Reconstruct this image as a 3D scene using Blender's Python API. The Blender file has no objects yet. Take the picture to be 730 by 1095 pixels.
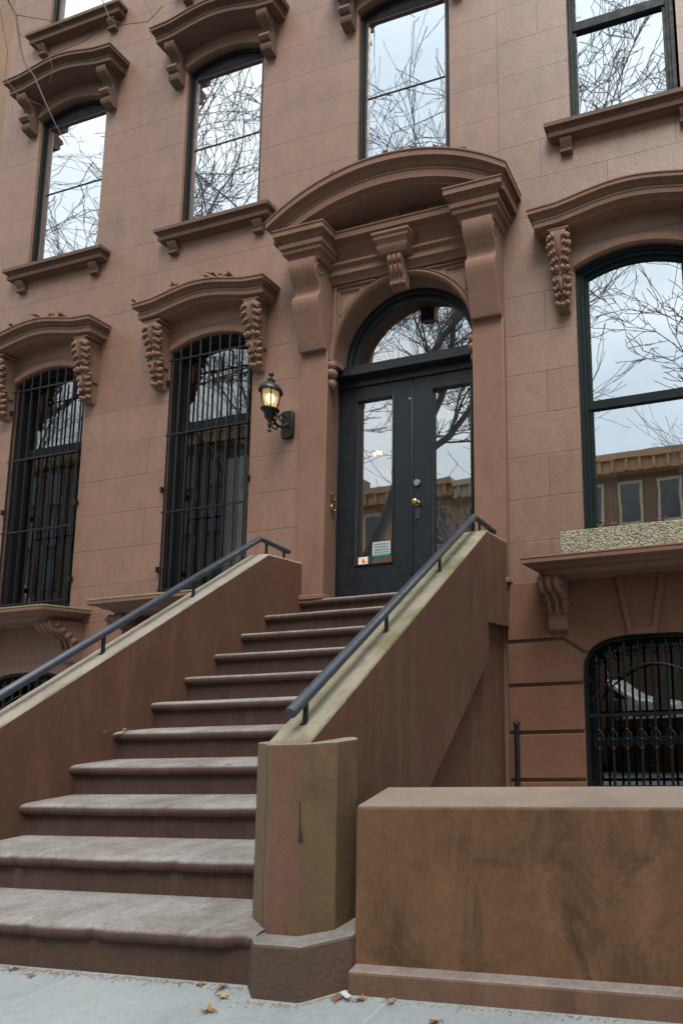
import bpy, bmesh, math, random
from mathutils import Vector, Matrix
rnd = random.Random(7)
S = bpy.context.scene
COL = S.collection
R = math.radians
PI = math.pi

# ------------------------------------------------------------------ materials
def new_mat(name):
    m = bpy.data.materials.new(name); m.use_nodes = True
    nt = m.node_tree; nt.nodes.clear()
    out = nt.nodes.new('ShaderNodeOutputMaterial')
    b = nt.nodes.new('ShaderNodeBsdfPrincipled')
    nt.links.new(b.outputs[0], out.inputs[0])
    return m, nt, b, out
def nd(nt, t, **kw):
    n = nt.nodes.new(t)
    for k, v in kw.items(): setattr(n, k, v)
    return n
def coords(nt, scale=(1, 1, 1), loc=(0, 0, 0)):
    tc = nd(nt, 'ShaderNodeTexCoord'); mp = nd(nt, 'ShaderNodeMapping')
    mp.inputs['Scale'].default_value = scale; mp.inputs['Location'].default_value = loc
    nt.links.new(tc.outputs['Object'], mp.inputs[0]); return mp.outputs[0]
def noise(nt, co, scale, detail=5, rough=.55, dist=0):
    n = nd(nt, 'ShaderNodeTexNoise'); n.inputs['Scale'].default_value = scale
    n.inputs['Detail'].default_value = detail; n.inputs['Roughness'].default_value = rough
    n.inputs['Distortion'].default_value = dist
    nt.links.new(co, n.inputs['Vector']); return n.outputs['Fac']
def ramp(nt, fac, stops):
    r = nd(nt, 'ShaderNodeValToRGB'); e = r.color_ramp.elements
    while len(e) < len(stops): e.new(.5)
    for i, (p, c) in enumerate(stops):
        e[i].position = p
        e[i].color = (c, c, c, 1) if isinstance(c, (int, float)) else (*c, 1)
    nt.links.new(fac, r.inputs[0]); return r.outputs[0]
def mix(nt, fac, a, b, mode='MIX'):
    m = nd(nt, 'ShaderNodeMix', data_type='RGBA', blend_type=mode)
    for s, v in ((m.inputs[0], fac), (m.inputs[6], a), (m.inputs[7], b)):
        if isinstance(v, (int, float)): s.default_value = v
        elif isinstance(v, tuple): s.default_value = (*v, 1) if len(v) == 3 else v
        else: nt.links.new(v, s)
    return m.outputs[2]
def mth(nt, op, a, b=None, clamp=False):
    m = nd(nt, 'ShaderNodeMath', operation=op); m.use_clamp = clamp
    for s, v in ((m.inputs[0], a), (m.inputs[1], b)):
        if v is None: continue
        if isinstance(v, (int, float)): s.default_value = v
        else: nt.links.new(v, s)
    return m.outputs[0]
def bump(nt, b, h, strength=.4, dist=.01):
    n = nd(nt, 'ShaderNodeBump'); n.inputs['Strength'].default_value = strength
    n.inputs['Distance'].default_value = dist
    nt.links.new(h, n.inputs['Height']); nt.links.new(n.outputs[0], b.inputs['Normal']); return n

ALB = .5
def stone(name, base, vary=.16, rough=.85, joints=None, streak=0, moss=0, worn=0, spec=.3, grime=.5, scuffs=0, bumpk=.35, blotch=0):
    """painted brownstone stucco; joints=(course height, first joint z, darkness, block length)"""
    base = tuple(x * ALB for x in base)
    m, nt, b, out = new_mat(name)
    co = coords(nt)
    big = noise(nt, co, .7, 4, .6); mid = noise(nt, co, 3.5, 6, .65, .4); fine = noise(nt, co, 45, 6, .7)
    dark = tuple(c * (1 - vary * 1.5) for c in base); lite = tuple(min(1, c * (1 + vary)) for c in base)
    c = ramp(nt, big, [(.3, dark), (.5, base), (.72, lite)])
    c = mix(nt, .55, c, ramp(nt, mid, [(.32, dark), (.5, base), (.7, lite)]))
    # blotchy stains
    st = ramp(nt, noise(nt, co, 1.7, 8, .7, .8), [(.52, 0.), (.72, 1.)])
    c = mix(nt, mth(nt, 'MULTIPLY', st, .3 * grime), c, tuple(x * .5 for x in base))
    # fine speckle
    c = mix(nt, .3, c, ramp(nt, fine, [(.3, tuple(x * .68 for x in base)), (.7, tuple(x * 1.25 for x in base))]))
    if streak:
        sv = coords(nt, (4.5, 4.5, .7))
        s1 = ramp(nt, noise(nt, sv, 2.2, 6, .65), [(.5, 0.), (.75, 1.)])
        c = mix(nt, mth(nt, 'MULTIPLY', s1, streak), c, tuple(min(1, x * 1.9 + .02) for x in base))
        s2 = ramp(nt, noise(nt, coords(nt, (3.5, 3.5, .8), (3, 1, 5)), 1.6, 6, .65), [(.5, 0.), (.72, 1.)])
        c = mix(nt, mth(nt, 'MULTIPLY', s2, streak), c, (base[0] * .45, base[1] * .5, base[2] * .42))
    if moss:
        g = ramp(nt, noise(nt, coords(nt, (1, 1, .6), (9, 2, 1)), 2.6, 7, .65, .5), [(.42, 0.), (.66, 1.)])
        c = mix(nt, mth(nt, 'MULTIPLY', g, moss), c, (.072, .070, .022))
    if scuffs:
        g = ramp(nt, noise(nt, coords(nt, (1, 1, 1.6), (2, 5, 1)), 9, 8, .75, 2.2), [(.62, 0.), (.74, 1.)])
        c = mix(nt, mth(nt, 'MULTIPLY', g, scuffs), c, tuple(min(1, x * 1.8 + .05) for x in base))
    if blotch:
        g = ramp(nt, noise(nt, coords(nt, (1, 1, .75), (5, 3, 8)), 3.4, 9, .72, .9), [(.5, 0.), (.68, 1.)])
        c = mix(nt, mth(nt, 'MULTIPLY', g, blotch), c, (base[0] * .33, base[1] * .42, base[2] * .38))
        g = ramp(nt, noise(nt, coords(nt, (1, 1, .6), (15, 3, 2)), 5, 9, .75, .6), [(.52, 0.), (.72, 1.)])
        c = mix(nt, mth(nt, 'MULTIPLY', g, blotch * .6), c, tuple(min(1, x * 1.6) for x in base))
    h = mix(nt, .5, mid, fine)
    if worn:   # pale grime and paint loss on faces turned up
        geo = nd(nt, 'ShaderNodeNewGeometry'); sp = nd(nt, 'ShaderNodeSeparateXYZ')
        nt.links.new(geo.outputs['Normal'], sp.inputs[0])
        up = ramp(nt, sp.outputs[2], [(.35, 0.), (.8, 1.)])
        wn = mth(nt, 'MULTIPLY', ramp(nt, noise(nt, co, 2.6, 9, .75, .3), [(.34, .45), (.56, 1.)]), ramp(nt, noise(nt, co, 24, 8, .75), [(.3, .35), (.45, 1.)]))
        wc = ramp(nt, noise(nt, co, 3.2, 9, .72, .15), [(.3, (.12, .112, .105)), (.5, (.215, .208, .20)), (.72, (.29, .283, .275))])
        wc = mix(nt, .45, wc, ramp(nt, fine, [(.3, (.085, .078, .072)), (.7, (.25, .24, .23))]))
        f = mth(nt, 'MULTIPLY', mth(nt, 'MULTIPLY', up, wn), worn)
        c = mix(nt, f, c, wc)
    if joints:
        jh, jz, jd, jl = joints
        tc = nd(nt, 'ShaderNodeTexCoord'); sp = nd(nt, 'ShaderNodeSeparateXYZ'); cb = nd(nt, 'ShaderNodeCombineXYZ')
        nt.links.new(tc.outputs['Object'], sp.inputs[0])
        nt.links.new(mth(nt, 'ADD', sp.outputs[0], 40.3), cb.inputs[0])
        wob = mth(nt, 'MULTIPLY', mth(nt, 'SUBTRACT', noise(nt, co, 1.1, 2), .5), .012)
        nt.links.new(mth(nt, 'ADD', mth(nt, 'SUBTRACT', sp.outputs[2], jz - jh * 40), wob), cb.inputs[1])
        br = nd(nt, 'ShaderNodeTexBrick'); nt.links.new(cb.outputs[0], br.inputs['Vector'])
        br.offset = .5; br.inputs['Scale'].default_value = 1
        br.inputs['Brick Width'].default_value = jl; br.inputs['Row Height'].default_value = jh
        br.inputs['Mortar Size'].default_value = .0052; br.inputs['Mortar Smooth'].default_value = .35
        br.inputs['Color1'].default_value = (0.0, 0.0, 0.0, 1); br.inputs['Color2'].default_value = (1, 1, 1, 1)
        br.inputs['Mortar'].default_value = (.5, .5, .5, 1); br.inputs['Bias'].default_value = 0
        fade = ramp(nt, noise(nt, co, 1.3, 4), [(.32, .25), (.62, 1.)])
        jf = mth(nt, 'MULTIPLY', br.outputs['Fac'], fade)
        # slight block-to-block tone
        c = mix(nt, .10, c, mix(nt, 1., c, br.outputs['Color'], 'MULTIPLY'))
        c = mix(nt, mth(nt, 'MULTIPLY', jf, jd), c, tuple(x * .32 for x in base))
        h = mth(nt, 'SUBTRACT', h, mth(nt, 'MULTIPLY', jf, 1.6))
    nt.links.new(c, b.inputs['Base Color'])
    b.inputs['Roughness'].default_value = rough; b.inputs['Specular IOR Level'].default_value = spec
    bump(nt, b, h, bumpk, .012)
    return m

def paint(name, base, rough=.4, spec=.5, metallic=0, vary=.25, bumpk=.08):
    m, nt, b, out = new_mat(name)
    co = coords(nt)
    c = ramp(nt, noise(nt, co, 6, 6, .65), [(.3, tuple(x * (1 - vary) for x in base)), (.7, tuple(min(1, x * (1 + vary)) for x in base))])
    nt.links.new(c, b.inputs['Base Color'])
    r = ramp(nt, noise(nt, co, 14, 5), [(.3, max(0, rough - .1)), (.7, min(1, rough + .12))])
    nt.links.new(r, b.inputs['Roughness'])
    b.inputs['Metallic'].default_value = metallic; b.inputs['Specular IOR Level'].default_value = spec
    bump(nt, b, noise(nt, co, 60, 4), bumpk, .004)
    return m

def glass_mat(name, refl=.6, tint=(.8, .86, .88), wob=.02, gloss=(.93, .97, 1.)):
    m, nt, b, out = new_mat(name); nt.nodes.remove(b)
    g = nd(nt, 'ShaderNodeBsdfGlossy'); g.inputs['Roughness'].default_value = 0.012
    g.inputs['Color'].default_value = (*gloss, 1)
    t = nd(nt, 'ShaderNodeBsdfTransparent'); t.inputs['Color'].default_value = (*tint, 1)
    lw = nd(nt, 'ShaderNodeLayerWeight'); lw.inputs['Blend'].default_value = .25
    f = mth(nt, 'ADD', mth(nt, 'MULTIPLY', lw.outputs['Fresnel'], 1.0), refl, True)
    mx = nd(nt, 'ShaderNodeMixShader'); nt.links.new(f, mx.inputs[0])
    nt.links.new(t.outputs[0], mx.inputs[1]); nt.links.new(g.outputs[0], mx.inputs[2])
    bn = nd(nt, 'ShaderNodeBump'); bn.inputs['Strength'].default_value = wob; bn.inputs['Distance'].default_value = .05
    nt.links.new(noise(nt, coords(nt), 2.3, 2, .4), bn.inputs['Height']); nt.links.new(bn.outputs[0], g.inputs['Normal'])
    nt.links.new(mx.outputs[0], out.inputs[0])
    return m

def emit_mat(name, col, s):
    m, nt, b, out = new_mat(name)
    b.inputs['Base Color'].default_value = (*col, 1)
    b.inputs['Emission Color'].default_value = (*col, 1); b.inputs['Emission Strength'].default_value = s
    return m

M = {}
M['wall'] = stone('brownstone_stucco', (.388, .215, .146), joints=(.411, 2.493, .9, 5.3), grime=1.1, rough=.55, spec=.5, streak=.14, vary=.2, blotch=.14, bumpk=.5)
M['wall_r'] = stone('brownstone_ashlar', (.355, .203, .133), joints=(.411, 2.493, 1., 1.35), grime=1.1, rough=.55, spec=.5, streak=.14, vary=.2, blotch=.14, bumpk=.5)
M['wall_l'] = stone('tan_stucco', (.42, .27, .17), joints=(.411, 2.3, .3, 2.0))
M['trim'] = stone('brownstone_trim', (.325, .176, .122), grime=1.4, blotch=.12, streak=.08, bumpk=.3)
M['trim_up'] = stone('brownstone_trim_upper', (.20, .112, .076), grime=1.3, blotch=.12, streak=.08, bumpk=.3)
M['base'] = stone('basement_brownstone', (.265, .125, .076), grime=1.1, streak=.1)
M['cheek'] = stone('stoop_brownstone_paint', (.168, .074, .047), grime=1.3, streak=.35, moss=.14, bumpk=.4, scuffs=.12)
M['riser'] = stone('stair_brownstone', (.108, .060, .042), grime=1.4, streak=.3, worn=1., bumpk=.8)
M['coping'] = stone('weathered_coping', (.40, .365, .265), vary=.25, grime=.9, moss=.85, bumpk=.9, scuffs=.5)
M['coping_l'] = stone('weathered_coping_pale', (.43, .38, .32), vary=.3, grime=.9, moss=.22, bumpk=.8, scuffs=.5)
M['ledge'] = stone('ledge_lichen', (.42, .36, .20), vary=.25, grime=.9, moss=.5, bumpk=.6)
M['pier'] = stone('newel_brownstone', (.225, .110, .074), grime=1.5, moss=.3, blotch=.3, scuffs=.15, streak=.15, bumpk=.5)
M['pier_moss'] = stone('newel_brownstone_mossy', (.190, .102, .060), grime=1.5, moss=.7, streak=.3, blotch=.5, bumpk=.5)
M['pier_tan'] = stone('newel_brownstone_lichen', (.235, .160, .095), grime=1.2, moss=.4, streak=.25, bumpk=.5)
M['plinth'] = stone('plinth_stone', (.135, .085, .058), grime=.9, worn=.8, bumpk=1.3)
M['garden'] = stone('garden_wall_render', (.215, .106, .052), vary=.35, grime=2.4, streak=.3, blotch=1., moss=.12, scuffs=.25, bumpk=.45)
M['gplinth'] = stone('garden_plinth', (.21, .115, .072), vary=.3, grime=1.5, streak=.3, worn=.75, bumpk=.5)
M['gcap'] = stone('garden_wall_cap', (.37, .29, .235), vary=.2, grime=1.2, scuffs=.3, bumpk=.4)
M['frame'] = paint('black_window_paint', (.005, .0065, .0075), rough=.6, spec=.15)
M['frame_teal'] = paint('teal_black_paint', (.006, .0115, .0125), rough=.62, spec=.12)
M['sash_red'] = paint('dark_red_sash_edge', (.06, .026, .022), rough=.5)
M['iron'] = paint('black_iron', (.004, .0045, .005), rough=.5, spec=.3)
M['door'] = paint('charcoal_door_paint', (.0085, .0115, .0145), rough=.42, vary=.12, spec=.35)
M['rail'] = paint('slate_rail_paint', (.030, .038, .050), rough=.34, vary=.2)
M['brass'] = paint('brass', (.5, .35, .13), rough=.25, metallic=1)
M['steel'] = paint('steel', (.42, .43, .44), rough=.3, metallic=1)
M['glass_up'] = glass_mat('sky_reflecting_pane', .58, wob=.010)
M['glass_low'] = glass_mat('old_window_pane', .56, wob=.012)
M['glass_guard'] = glass_mat('dim_window_pane', .17, wob=.015)
M['glass_door'] = glass_mat('door_pane', .40, wob=.012)
M['curtain'] = stone('linen_curtain', (1.0, .93, .82), vary=.1, rough=.95)
M['room'] = stone('dim_room', (.05, .042, .037), vary=.2)
M['roomw'] = stone('dim_room_warm', (.16, .085, .05), vary=.3)
M['leaf'] = stone('dry_leaf', (.38, .21, .09), vary=.35, bumpk=.2)
M['gritm'] = stone('grit', (.42, .34, .22), vary=.5)
M['paper'] = stone('paper', (.75, .77, .80), vary=.05, bumpk=.1)
M['bark'] = stone('bark', (.34, .32, .31), vary=.4, bumpk=1)
M['twig'] = stone('twig_bark', (.16, .125, .10), vary=.3)
M['conc'] = stone('concrete', (.35, .35, .34), vary=.12)
def _flag():
    m, nt, b, out = new_mat('bluestone_pavement'); co = coords(nt)
    c = ramp(nt, noise(nt, co, 1.6, 6, .65, .5), [(.3, (.15, .175, .185)), (.5, (.205, .232, .242)), (.7, (.26, .282, .29))])
    c = mix(nt, .35, c, ramp(nt, noise(nt, co, 38, 6, .75), [(.3, (.10, .118, .122)), (.7, (.28, .30, .305))]))
    sp = ramp(nt, noise(nt, coords(nt, loc=(4, 4, 0)), 14, 7, .7, 1.5), [(.68, 0.), (.73, 1.)])
    c = mix(nt, mth(nt, 'MULTIPLY', sp, .5), c, (.42, .44, .44))
    gr = ramp(nt, noise(nt, coords(nt, loc=(1, 7, 0)), 5, 8, .7, 1.), [(.55, 0.), (.75, 1.)])
    c = mix(nt, mth(nt, 'MULTIPLY', gr, .35), c, (.17, .16, .14))
    br = nd(nt, 'ShaderNodeTexBrick'); nt.links.new(coords(nt, loc=(.45, .32, 0)), br.inputs['Vector'])
    br.inputs['Scale'].default_value = 1; br.inputs['Brick Width'].default_value = 1.5; br.inputs['Row Height'].default_value = 1.5
    br.inputs['Mortar Size'].default_value = .006; br.inputs['Mortar Smooth'].default_value = .3
    c = mix(nt, mth(nt, 'MULTIPLY', br.outputs['Fac'], .4), c, (.30, .31, .31))
    nt.links.new(c, b.inputs['Base Color']); b.inputs['Roughness'].default_value = .75
    bump(nt, b, noise(nt, co, 30, 7, .75), .5, .008); return m
M['flag'] = _flag()
def _asphalt():
    m, nt, b, out = new_mat('asphalt'); co = coords(nt)
    c = ramp(nt, noise(nt, co, 50, 6, .7), [(.3, (.035, .036, .038)), (.7, (.075, .076, .08))])
    nt.links.new(c, b.inputs['Base Color']); b.inputs['Roughness'].default_value = .9
    bump(nt, b, noise(nt, co, 90, 4), .6, .01); return m
M['asphalt'] = _asphalt()
def _planter():
    m, nt, b, out = new_mat('pebble_aggregate'); co = coords(nt)
    v = nd(nt, 'ShaderNodeTexVoronoi'); v.inputs['Scale'].default_value = 64; nt.links.new(co, v.inputs['Vector'])
    sp = nd(nt, 'ShaderNodeSeparateColor'); nt.links.new(v.outputs['Color'], sp.inputs[0])
    c = ramp(nt, sp.outputs[0], [(.0, (.05, .035, .025)), (.3, (.10, .08, .05)), (.42, (.27, .24, .16)), (.75, (.33, .30, .21)), (1, (.40, .38, .30))])
    e = ramp(nt, v.outputs['Distance'], [(.30, 0.), (.62, 1.)])
    c = mix(nt, e, c, (.22, .20, .14))
    nt.links.new(c, b.inputs['Base Color']); b.inputs['Roughness'].default_value = .8
    bump(nt, b, mth(nt, 'SUBTRACT', 1., v.outputs['Distance']), .7, .012); return m
M['pebble'] = _planter()
M['lampglass'] = None
def _lg():
    m, nt, b, out = new_mat('lamp_glass')
    b.inputs['Base Color'].default_value = (.95, .78, .5, 1); b.inputs['Roughness'].default_value = .15
    b.inputs['Transmission Weight'].default_value = .55; b.inputs['Alpha'].default_value = .75
    b.inputs['Emission Color'].default_value = (1, .55, .2, 1); b.inputs['Emission Strength'].default_value = .10
    return m
M['lampglass'] = _lg()
M['bulb'] = emit_mat('bulb_glow', (1., .72, .34), 2.2)
M['chand'] = emit_mat('hall_lamp_glow', (1., .55, .22), .9)
M['green'] = paint('green_print', (.02, .22, .17), rough=.5)
M['ink'] = paint('dark_ink', (.06, .09, .11), rough=.6)
M['red'] = paint('orange_print', (.7, .17, .05), rough=.6)
M['cream'] = paint('cream_card', (.72, .62, .5), rough=.6)

# ------------------------------------------------------------------ object helpers
def tag(o, label=None, cat=None, group=None, kind=None):
    if label: o['label'] = label
    if cat: o['category'] = cat
    if group: o['group'] = group
    if kind: o['kind'] = kind
    return o
def empty(name, loc, label, cat, group=None):
    o = bpy.data.objects.new(name, None); COL.objects.link(o); o.location = loc
    o.empty_display_size = .1
    return tag(o, label, cat, group)
def org(o):
    l = Vector((0, 0, 0))
    while o is not None: l = l + o.location; o = o.parent
    return l
def obj(name, bm, m, parent=None, bev=0, smooth=35, label=None, at=None):
    """verts are in world space; they are moved into the parent's frame"""
    bmesh.ops.recalc_face_normals(bm, faces=bm.faces[:])
    if name == 'pane':
        for f in bm.faces:
            if f.normal.y > 0: f.normal_flip()
    me = bpy.data.meshes.new(name); bm.to_mesh(me); bm.free()
    o = bpy.data.objects.new(name, me); COL.objects.link(o)
    if isinstance(m, (list, tuple)):
        for k in m: me.materials.append(M[k])
    else: me.materials.append(M[m])
    if parent is not None:
        o.parent = parent
        o.location = -org(parent)          # object frame stays world aligned: texture coordinates = world
    if smooth: 
        me.shade_smooth(); me.set_sharp_from_angle(angle=R(smooth))
    if bev:
        md = o.modifiers.new('edge', 'BEVEL'); md.width = bev; md.segments = 2; md.limit_method = 'ANGLE'; md.angle_limit = R(40)
        md.harden_normals = False
    if label: o['label'] = label
    return o
def B(): return bmesh.new()
def box(bm, x0, x1, y0, y1, z0, z1, mi=0):
    vs = [bm.verts.new((x, y, z)) for x in (x0, x1) for y in (y0, y1) for z in (z0, z1)]
    for f in ((0, 1, 3, 2), (4, 6, 7, 5), (0, 4, 5, 1), (2, 3, 7, 6), (0, 2, 6, 4), (1, 5, 7, 3)):
        bm.faces.new([vs[i] for i in f]).material_index = mi
def prism(bm, poly, a0, a1, axis='x', mi=0):
    """poly: 2d points; axis x -> (y,z), y -> (x,z), z -> (x,y)"""
    def p(q, a):
        return {'x': (a, q[0], q[1]), 'y': (q[0], a, q[1]), 'z': (q[0], q[1], a)}[axis]
    A = [bm.verts.new(p(q, a0)) for q in poly]; Bv = [bm.verts.new(p(q, a1)) for q in poly]
    n = len(poly)
    for i in range(n): bm.faces.new((A[i], A[(i + 1) % n], Bv[(i + 1) % n], Bv[i])).material_index = mi
    bm.faces.new(A).material_index = mi; bm.faces.new(Bv[::-1]).material_index = mi
def tube(bm, pts, rad, n=10, cap=True):
    pts = [Vector(p) for p in pts]
    rads = rad if isinstance(rad, (list, tuple)) else [rad] * len(pts)
    rings = []; ref = None
    for i, p in enumerate(pts):
        d = (pts[min(i + 1, len(pts) - 1)] - pts[max(i - 1, 0)]).normalized()
        if ref is None:
            ref = Vector((0, 0, 1)) if abs(d.z) < .9 else Vector((1, 0, 0))
        u = d.cross(ref).normalized(); v = d.cross(u).normalized(); ref = -v if False else ref
        if abs(d.dot(ref)) > .95:
            ref = Vector((1, 0, 0)) if abs(d.x) < .8 else Vector((0, 1, 0)); u = d.cross(ref).normalized(); v = d.cross(u).normalized()
        rings.append([bm.verts.new(p + (u * math.cos(2 * PI * k / n) + v * math.sin(2 * PI * k / n)) * rads[i]) for k in range(n)])
    for a, b in zip(rings, rings[1:]):
        for k in range(n): bm.faces.new((a[k], a[(k + 1) % n], b[(k + 1) % n], b[k]))
    if cap: bm.faces.new(rings[0][::-1]); bm.faces.new(rings[-1])
def lathe(bm, c, prof, n=16, mi=0):
    rings = []
    for r, z in prof:
        rings.append([bm.verts.new((c[0] + r * math.cos(2 * PI * k / n), c[1] + r * math.sin(2 * PI * k / n), c[2] + z)) for k in range(n)])
    for a, b in zip(rings, rings[1:]):
        for k in range(n): bm.faces.new((a[k], a[(k + 1) % n], b[(k + 1) % n], b[k])).material_index = mi
    bm.faces.new(rings[0][::-1]).material_index = mi; bm.faces.new(rings[-1]).material_index = mi
def blob(bm, c, r, rot=(0, 0, 0), sub=2):
    m = Matrix.Translation(Vector(c)) @ (Matrix.Rotation(rot[2], 4, 'Z') @ Matrix.Rotation(rot[1], 4, 'Y') @ Matrix.Rotation(rot[0], 4, 'X')) @ Matrix.Diagonal((*r, 1))
    bmesh.ops.create_icosphere(bm, subdivisions=sub, radius=1, matrix=m)
def moulding(bm, xs, zs, prof, xa, xb, y0=0.):
    """sweep prof [(depth, drop)...] along the curve z(x); ends are mitred and returned to the wall plane y0"""
    cols = []
    cols.append([(xa - d, y0, zs[0] - h) for d, h in prof]); cols.append([(xa - d, y0 - d, zs[0] - h) for d, h in prof])
    for x, z in zip(xs, zs):
        if xa < x < xb: cols.append([(x, y0 - d, z - h) for d, h in prof])
    cols.append([(xb + d, y0 - d, zs[-1] - h) for d, h in prof]); cols.append([(xb + d, y0, zs[-1] - h) for d, h in prof])
    V = [[bm.verts.new(p) for p in c] for c in cols]
    n = len(prof)
    for a, b in zip(V, V[1:]):
        for k in range(n - 1):
            try: bm.faces.new((a[k], a[k + 1], b[k + 1], b[k]))
            except ValueError: pass
    for a, b in zip(V, V[1:]):   # back face to close
        try: bm.faces.new((a[0], b[0], b[-1], a[-1]))
        except ValueError: pass
    bmesh.ops.remove_doubles(bm, verts=bm.verts[:], dist=1e-5)

def arch_pts(cx, hw, z0, zs, zc, n=14):
    """closed opening outline (x,z): bottom z0, spring zs, crown zc"""
    pts = [(cx - hw, z0), (cx + hw, z0), (cx + hw, zs)]
    for i in range(1, n):
        t = i / n; x = cx + hw - 2 * hw * t
        pts.append((x, zs + (zc - zs) * (1 - (2 * t - 1) ** 2) if zc > zs else zs))
    pts.append((cx - hw, zs)); return pts
def offset_poly(pts, d):
    n = len(pts); out = []
    for i in range(n):
        p0 = Vector(pts[i - 1]); p1 = Vector(pts[i]); p2 = Vector(pts[(i + 1) % n])
        a = (p1 - p0).normalized(); b = (p2 - p1).normalized()
        na = Vector((-a.y, a.x)); nb = Vector((-b.y, b.x)); m = (na + nb)
        m = m / max(.2, m.length_squared) * 2
        out.append((p1.x + m.x * d, p1.y + m.y * d))
    return out
def ring(bm, outer, inner, yf, yb, mi=0):
    """flat frame between two outlines, front yf back yb"""
    n = len(outer)
    of = [bm.verts.new((x, yf, z)) for x, z in outer]; inf = [bm.verts.new((x, yf, z)) for x, z in inner]
    ob = [bm.verts.new((x, yb, z)) for x, z in outer]; inb = [bm.verts.new((x, yb, z)) for x, z in inner]
    for i in range(n):
        j = (i + 1) % n
        for q in ((of[i], of[j], inf[j], inf[i]), (inf[i], inf[j], inb[j], inb[i]), (inb[i], inb[j], ob[j], ob[i]), (ob[i], ob[j], of[j], of[i])):
            bm.faces.new(q).material_index = mi
def sheet(bm, pts, y):
    bm.faces.new([bm.verts.new((x, y, z)) for x, z in pts])
def wall_mesh(x0, x1, z0, z1, holes, depth=.3, y=0.):
    bm = B(); edges = []
    loops = [[(x0, z0), (x1, z0), (x1, z1), (x0, z1)]] + holes
    for li, lp in enumerate(loops):
        vs = [bm.verts.new((x, y, z)) for x, z in lp]
        es = [bm.edges.new((vs[i], vs[(i + 1) % len(vs)])) for i in range(len(vs))]
        edges += es
    bmesh.ops.triangle_fill(bm, use_beauty=True, use_dissolve=False, edges=edges)
    # reveals and thickness
    for lp in loops:
        n = len(lp)
        a = [bm.verts.new((x, y, z)) for x, z in lp]; b = [bm.verts.new((x, y + depth, z)) for x, z in lp]
        for i in range(n): bm.faces.new((a[i], a[(i + 1) % n], b[(i + 1) % n], b[i]))
    bmesh.ops.remove_doubles(bm, verts=bm.verts[:], dist=1e-5)
    return bm

# ------------------------------------------------------------------ camera
C = S
cam = bpy.data.cameras.new('camera'); co = bpy.data.objects.new('camera', cam); COL.objects.link(co)
f_, cx_, cy_, cz_, yaw_, pit_, rol_, u0_, v0_ = 601.93495, 3.1885, -4.79635, 1.13748, R(12.37519), R(6.89006), R(-2.45119), 660.30954, 660.78024
fw = Vector((-math.sin(yaw_) * math.cos(pit_), math.cos(yaw_) * math.cos(pit_), math.sin(pit_)))
rt = Vector((math.cos(yaw_), math.sin(yaw_), 0)); up = rt.cross(fw)
r2 = rt * math.cos(rol_) + up * math.sin(rol_); u2 = -rt * math.sin(rol_) + up * math.cos(rol_)
co.matrix_world = Matrix(((r2.x, u2.x, -fw.x, cx_), (r2.y, u2.y, -fw.y, cy_), (r2.z, u2.z, -fw.z, cz_), (0, 0, 0, 1)))
cam.sensor_fit = 'HORIZONTAL'; cam.sensor_width = 36; cam.lens = f_ / 730 * 36
cam.shift_x = (365 - u0_) / 730; cam.shift_y = (v0_ - 547.5) / 730
cam.clip_start = .05; cam.clip_end = 600
S.camera = co

# ------------------------------------------------------------------ house facades
def hole1(cx, hw=.56): return arch_pts(cx, hw, 2.26, 5.12, 5.25)
def hole2(cx, hw=.556): return arch_pts(cx, hw, 6.6, 8.80, 8.925)
def hole3(cx, hw=.556): return arch_pts(cx, hw, 10.03, 11.9, 12.0)
def holeb(cx, hw=.61):
    pts = [(cx - hw, -.3), (cx + hw, -.3), (cx + hw, 1.24)]
    n = 16
    for i in range(1, n):
        t = PI * i / n; c = math.cos(t); s = math.sin(t)
        pts.append((cx + hw * math.copysign(abs(c) ** .6, c), 1.24 + .335 * s ** .75))
    pts.append((cx - hw, 1.24)); return pts
W1, W2, W3, W4 = -4.75, -2.38, 0.0, 2.42
door_hole = [(-.90, 1.9), (.90, 1.9), (.90, 4.60), (.815, 4.65)] + [(.80 * math.cos(PI * i / 24), 4.65 + .80 * math.sin(PI * i / 24)) for i in range(1, 24)] + [(-.815, 4.65), (-.90, 4.60)]

houseL = empty('brownstone_house', (-2.44, 0, 0), 'pink-brown stucco rowhouse with arched double door, pilasters and barred parlour windows', 'house')
houseR = empty('brownstone_house', (3.6, 0, 0), 'neighbouring brownstone on the right with grooved basement and tall unbarred window', 'house')
houseN = empty('stucco_house', (-8, 0, 0), 'sliver of tan stucco rowhouse at the far left edge', 'house')

obj('wall', wall_mesh(-5.985, 1.108, -.4, 14, [hole1(W1), hole1(W2), hole2(W1), hole2(W2), hole2(W3), hole3(W1), hole3(W2), hole3(W3), door_hole, holeb(W1), holeb(W2)]), 'wall', houseL, smooth=20)
obj('wall', wall_mesh(1.114, 6.2, -.4, 14, [hole1(W4), hole2(W4, .55), hole3(W4), hole1(W4 + 2.4), hole2(W4 + 2.4), hole3(W4 + 2.4), holeb(W4), holeb(W4 + 2.4)], y=-.012), 'wall_r', houseR, smooth=20)
bmN = B(); box(bmN, -12, -5.991, .03, .4, -.4, 14); obj('wall', bmN, 'wall_l', houseN, smooth=0)
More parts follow.
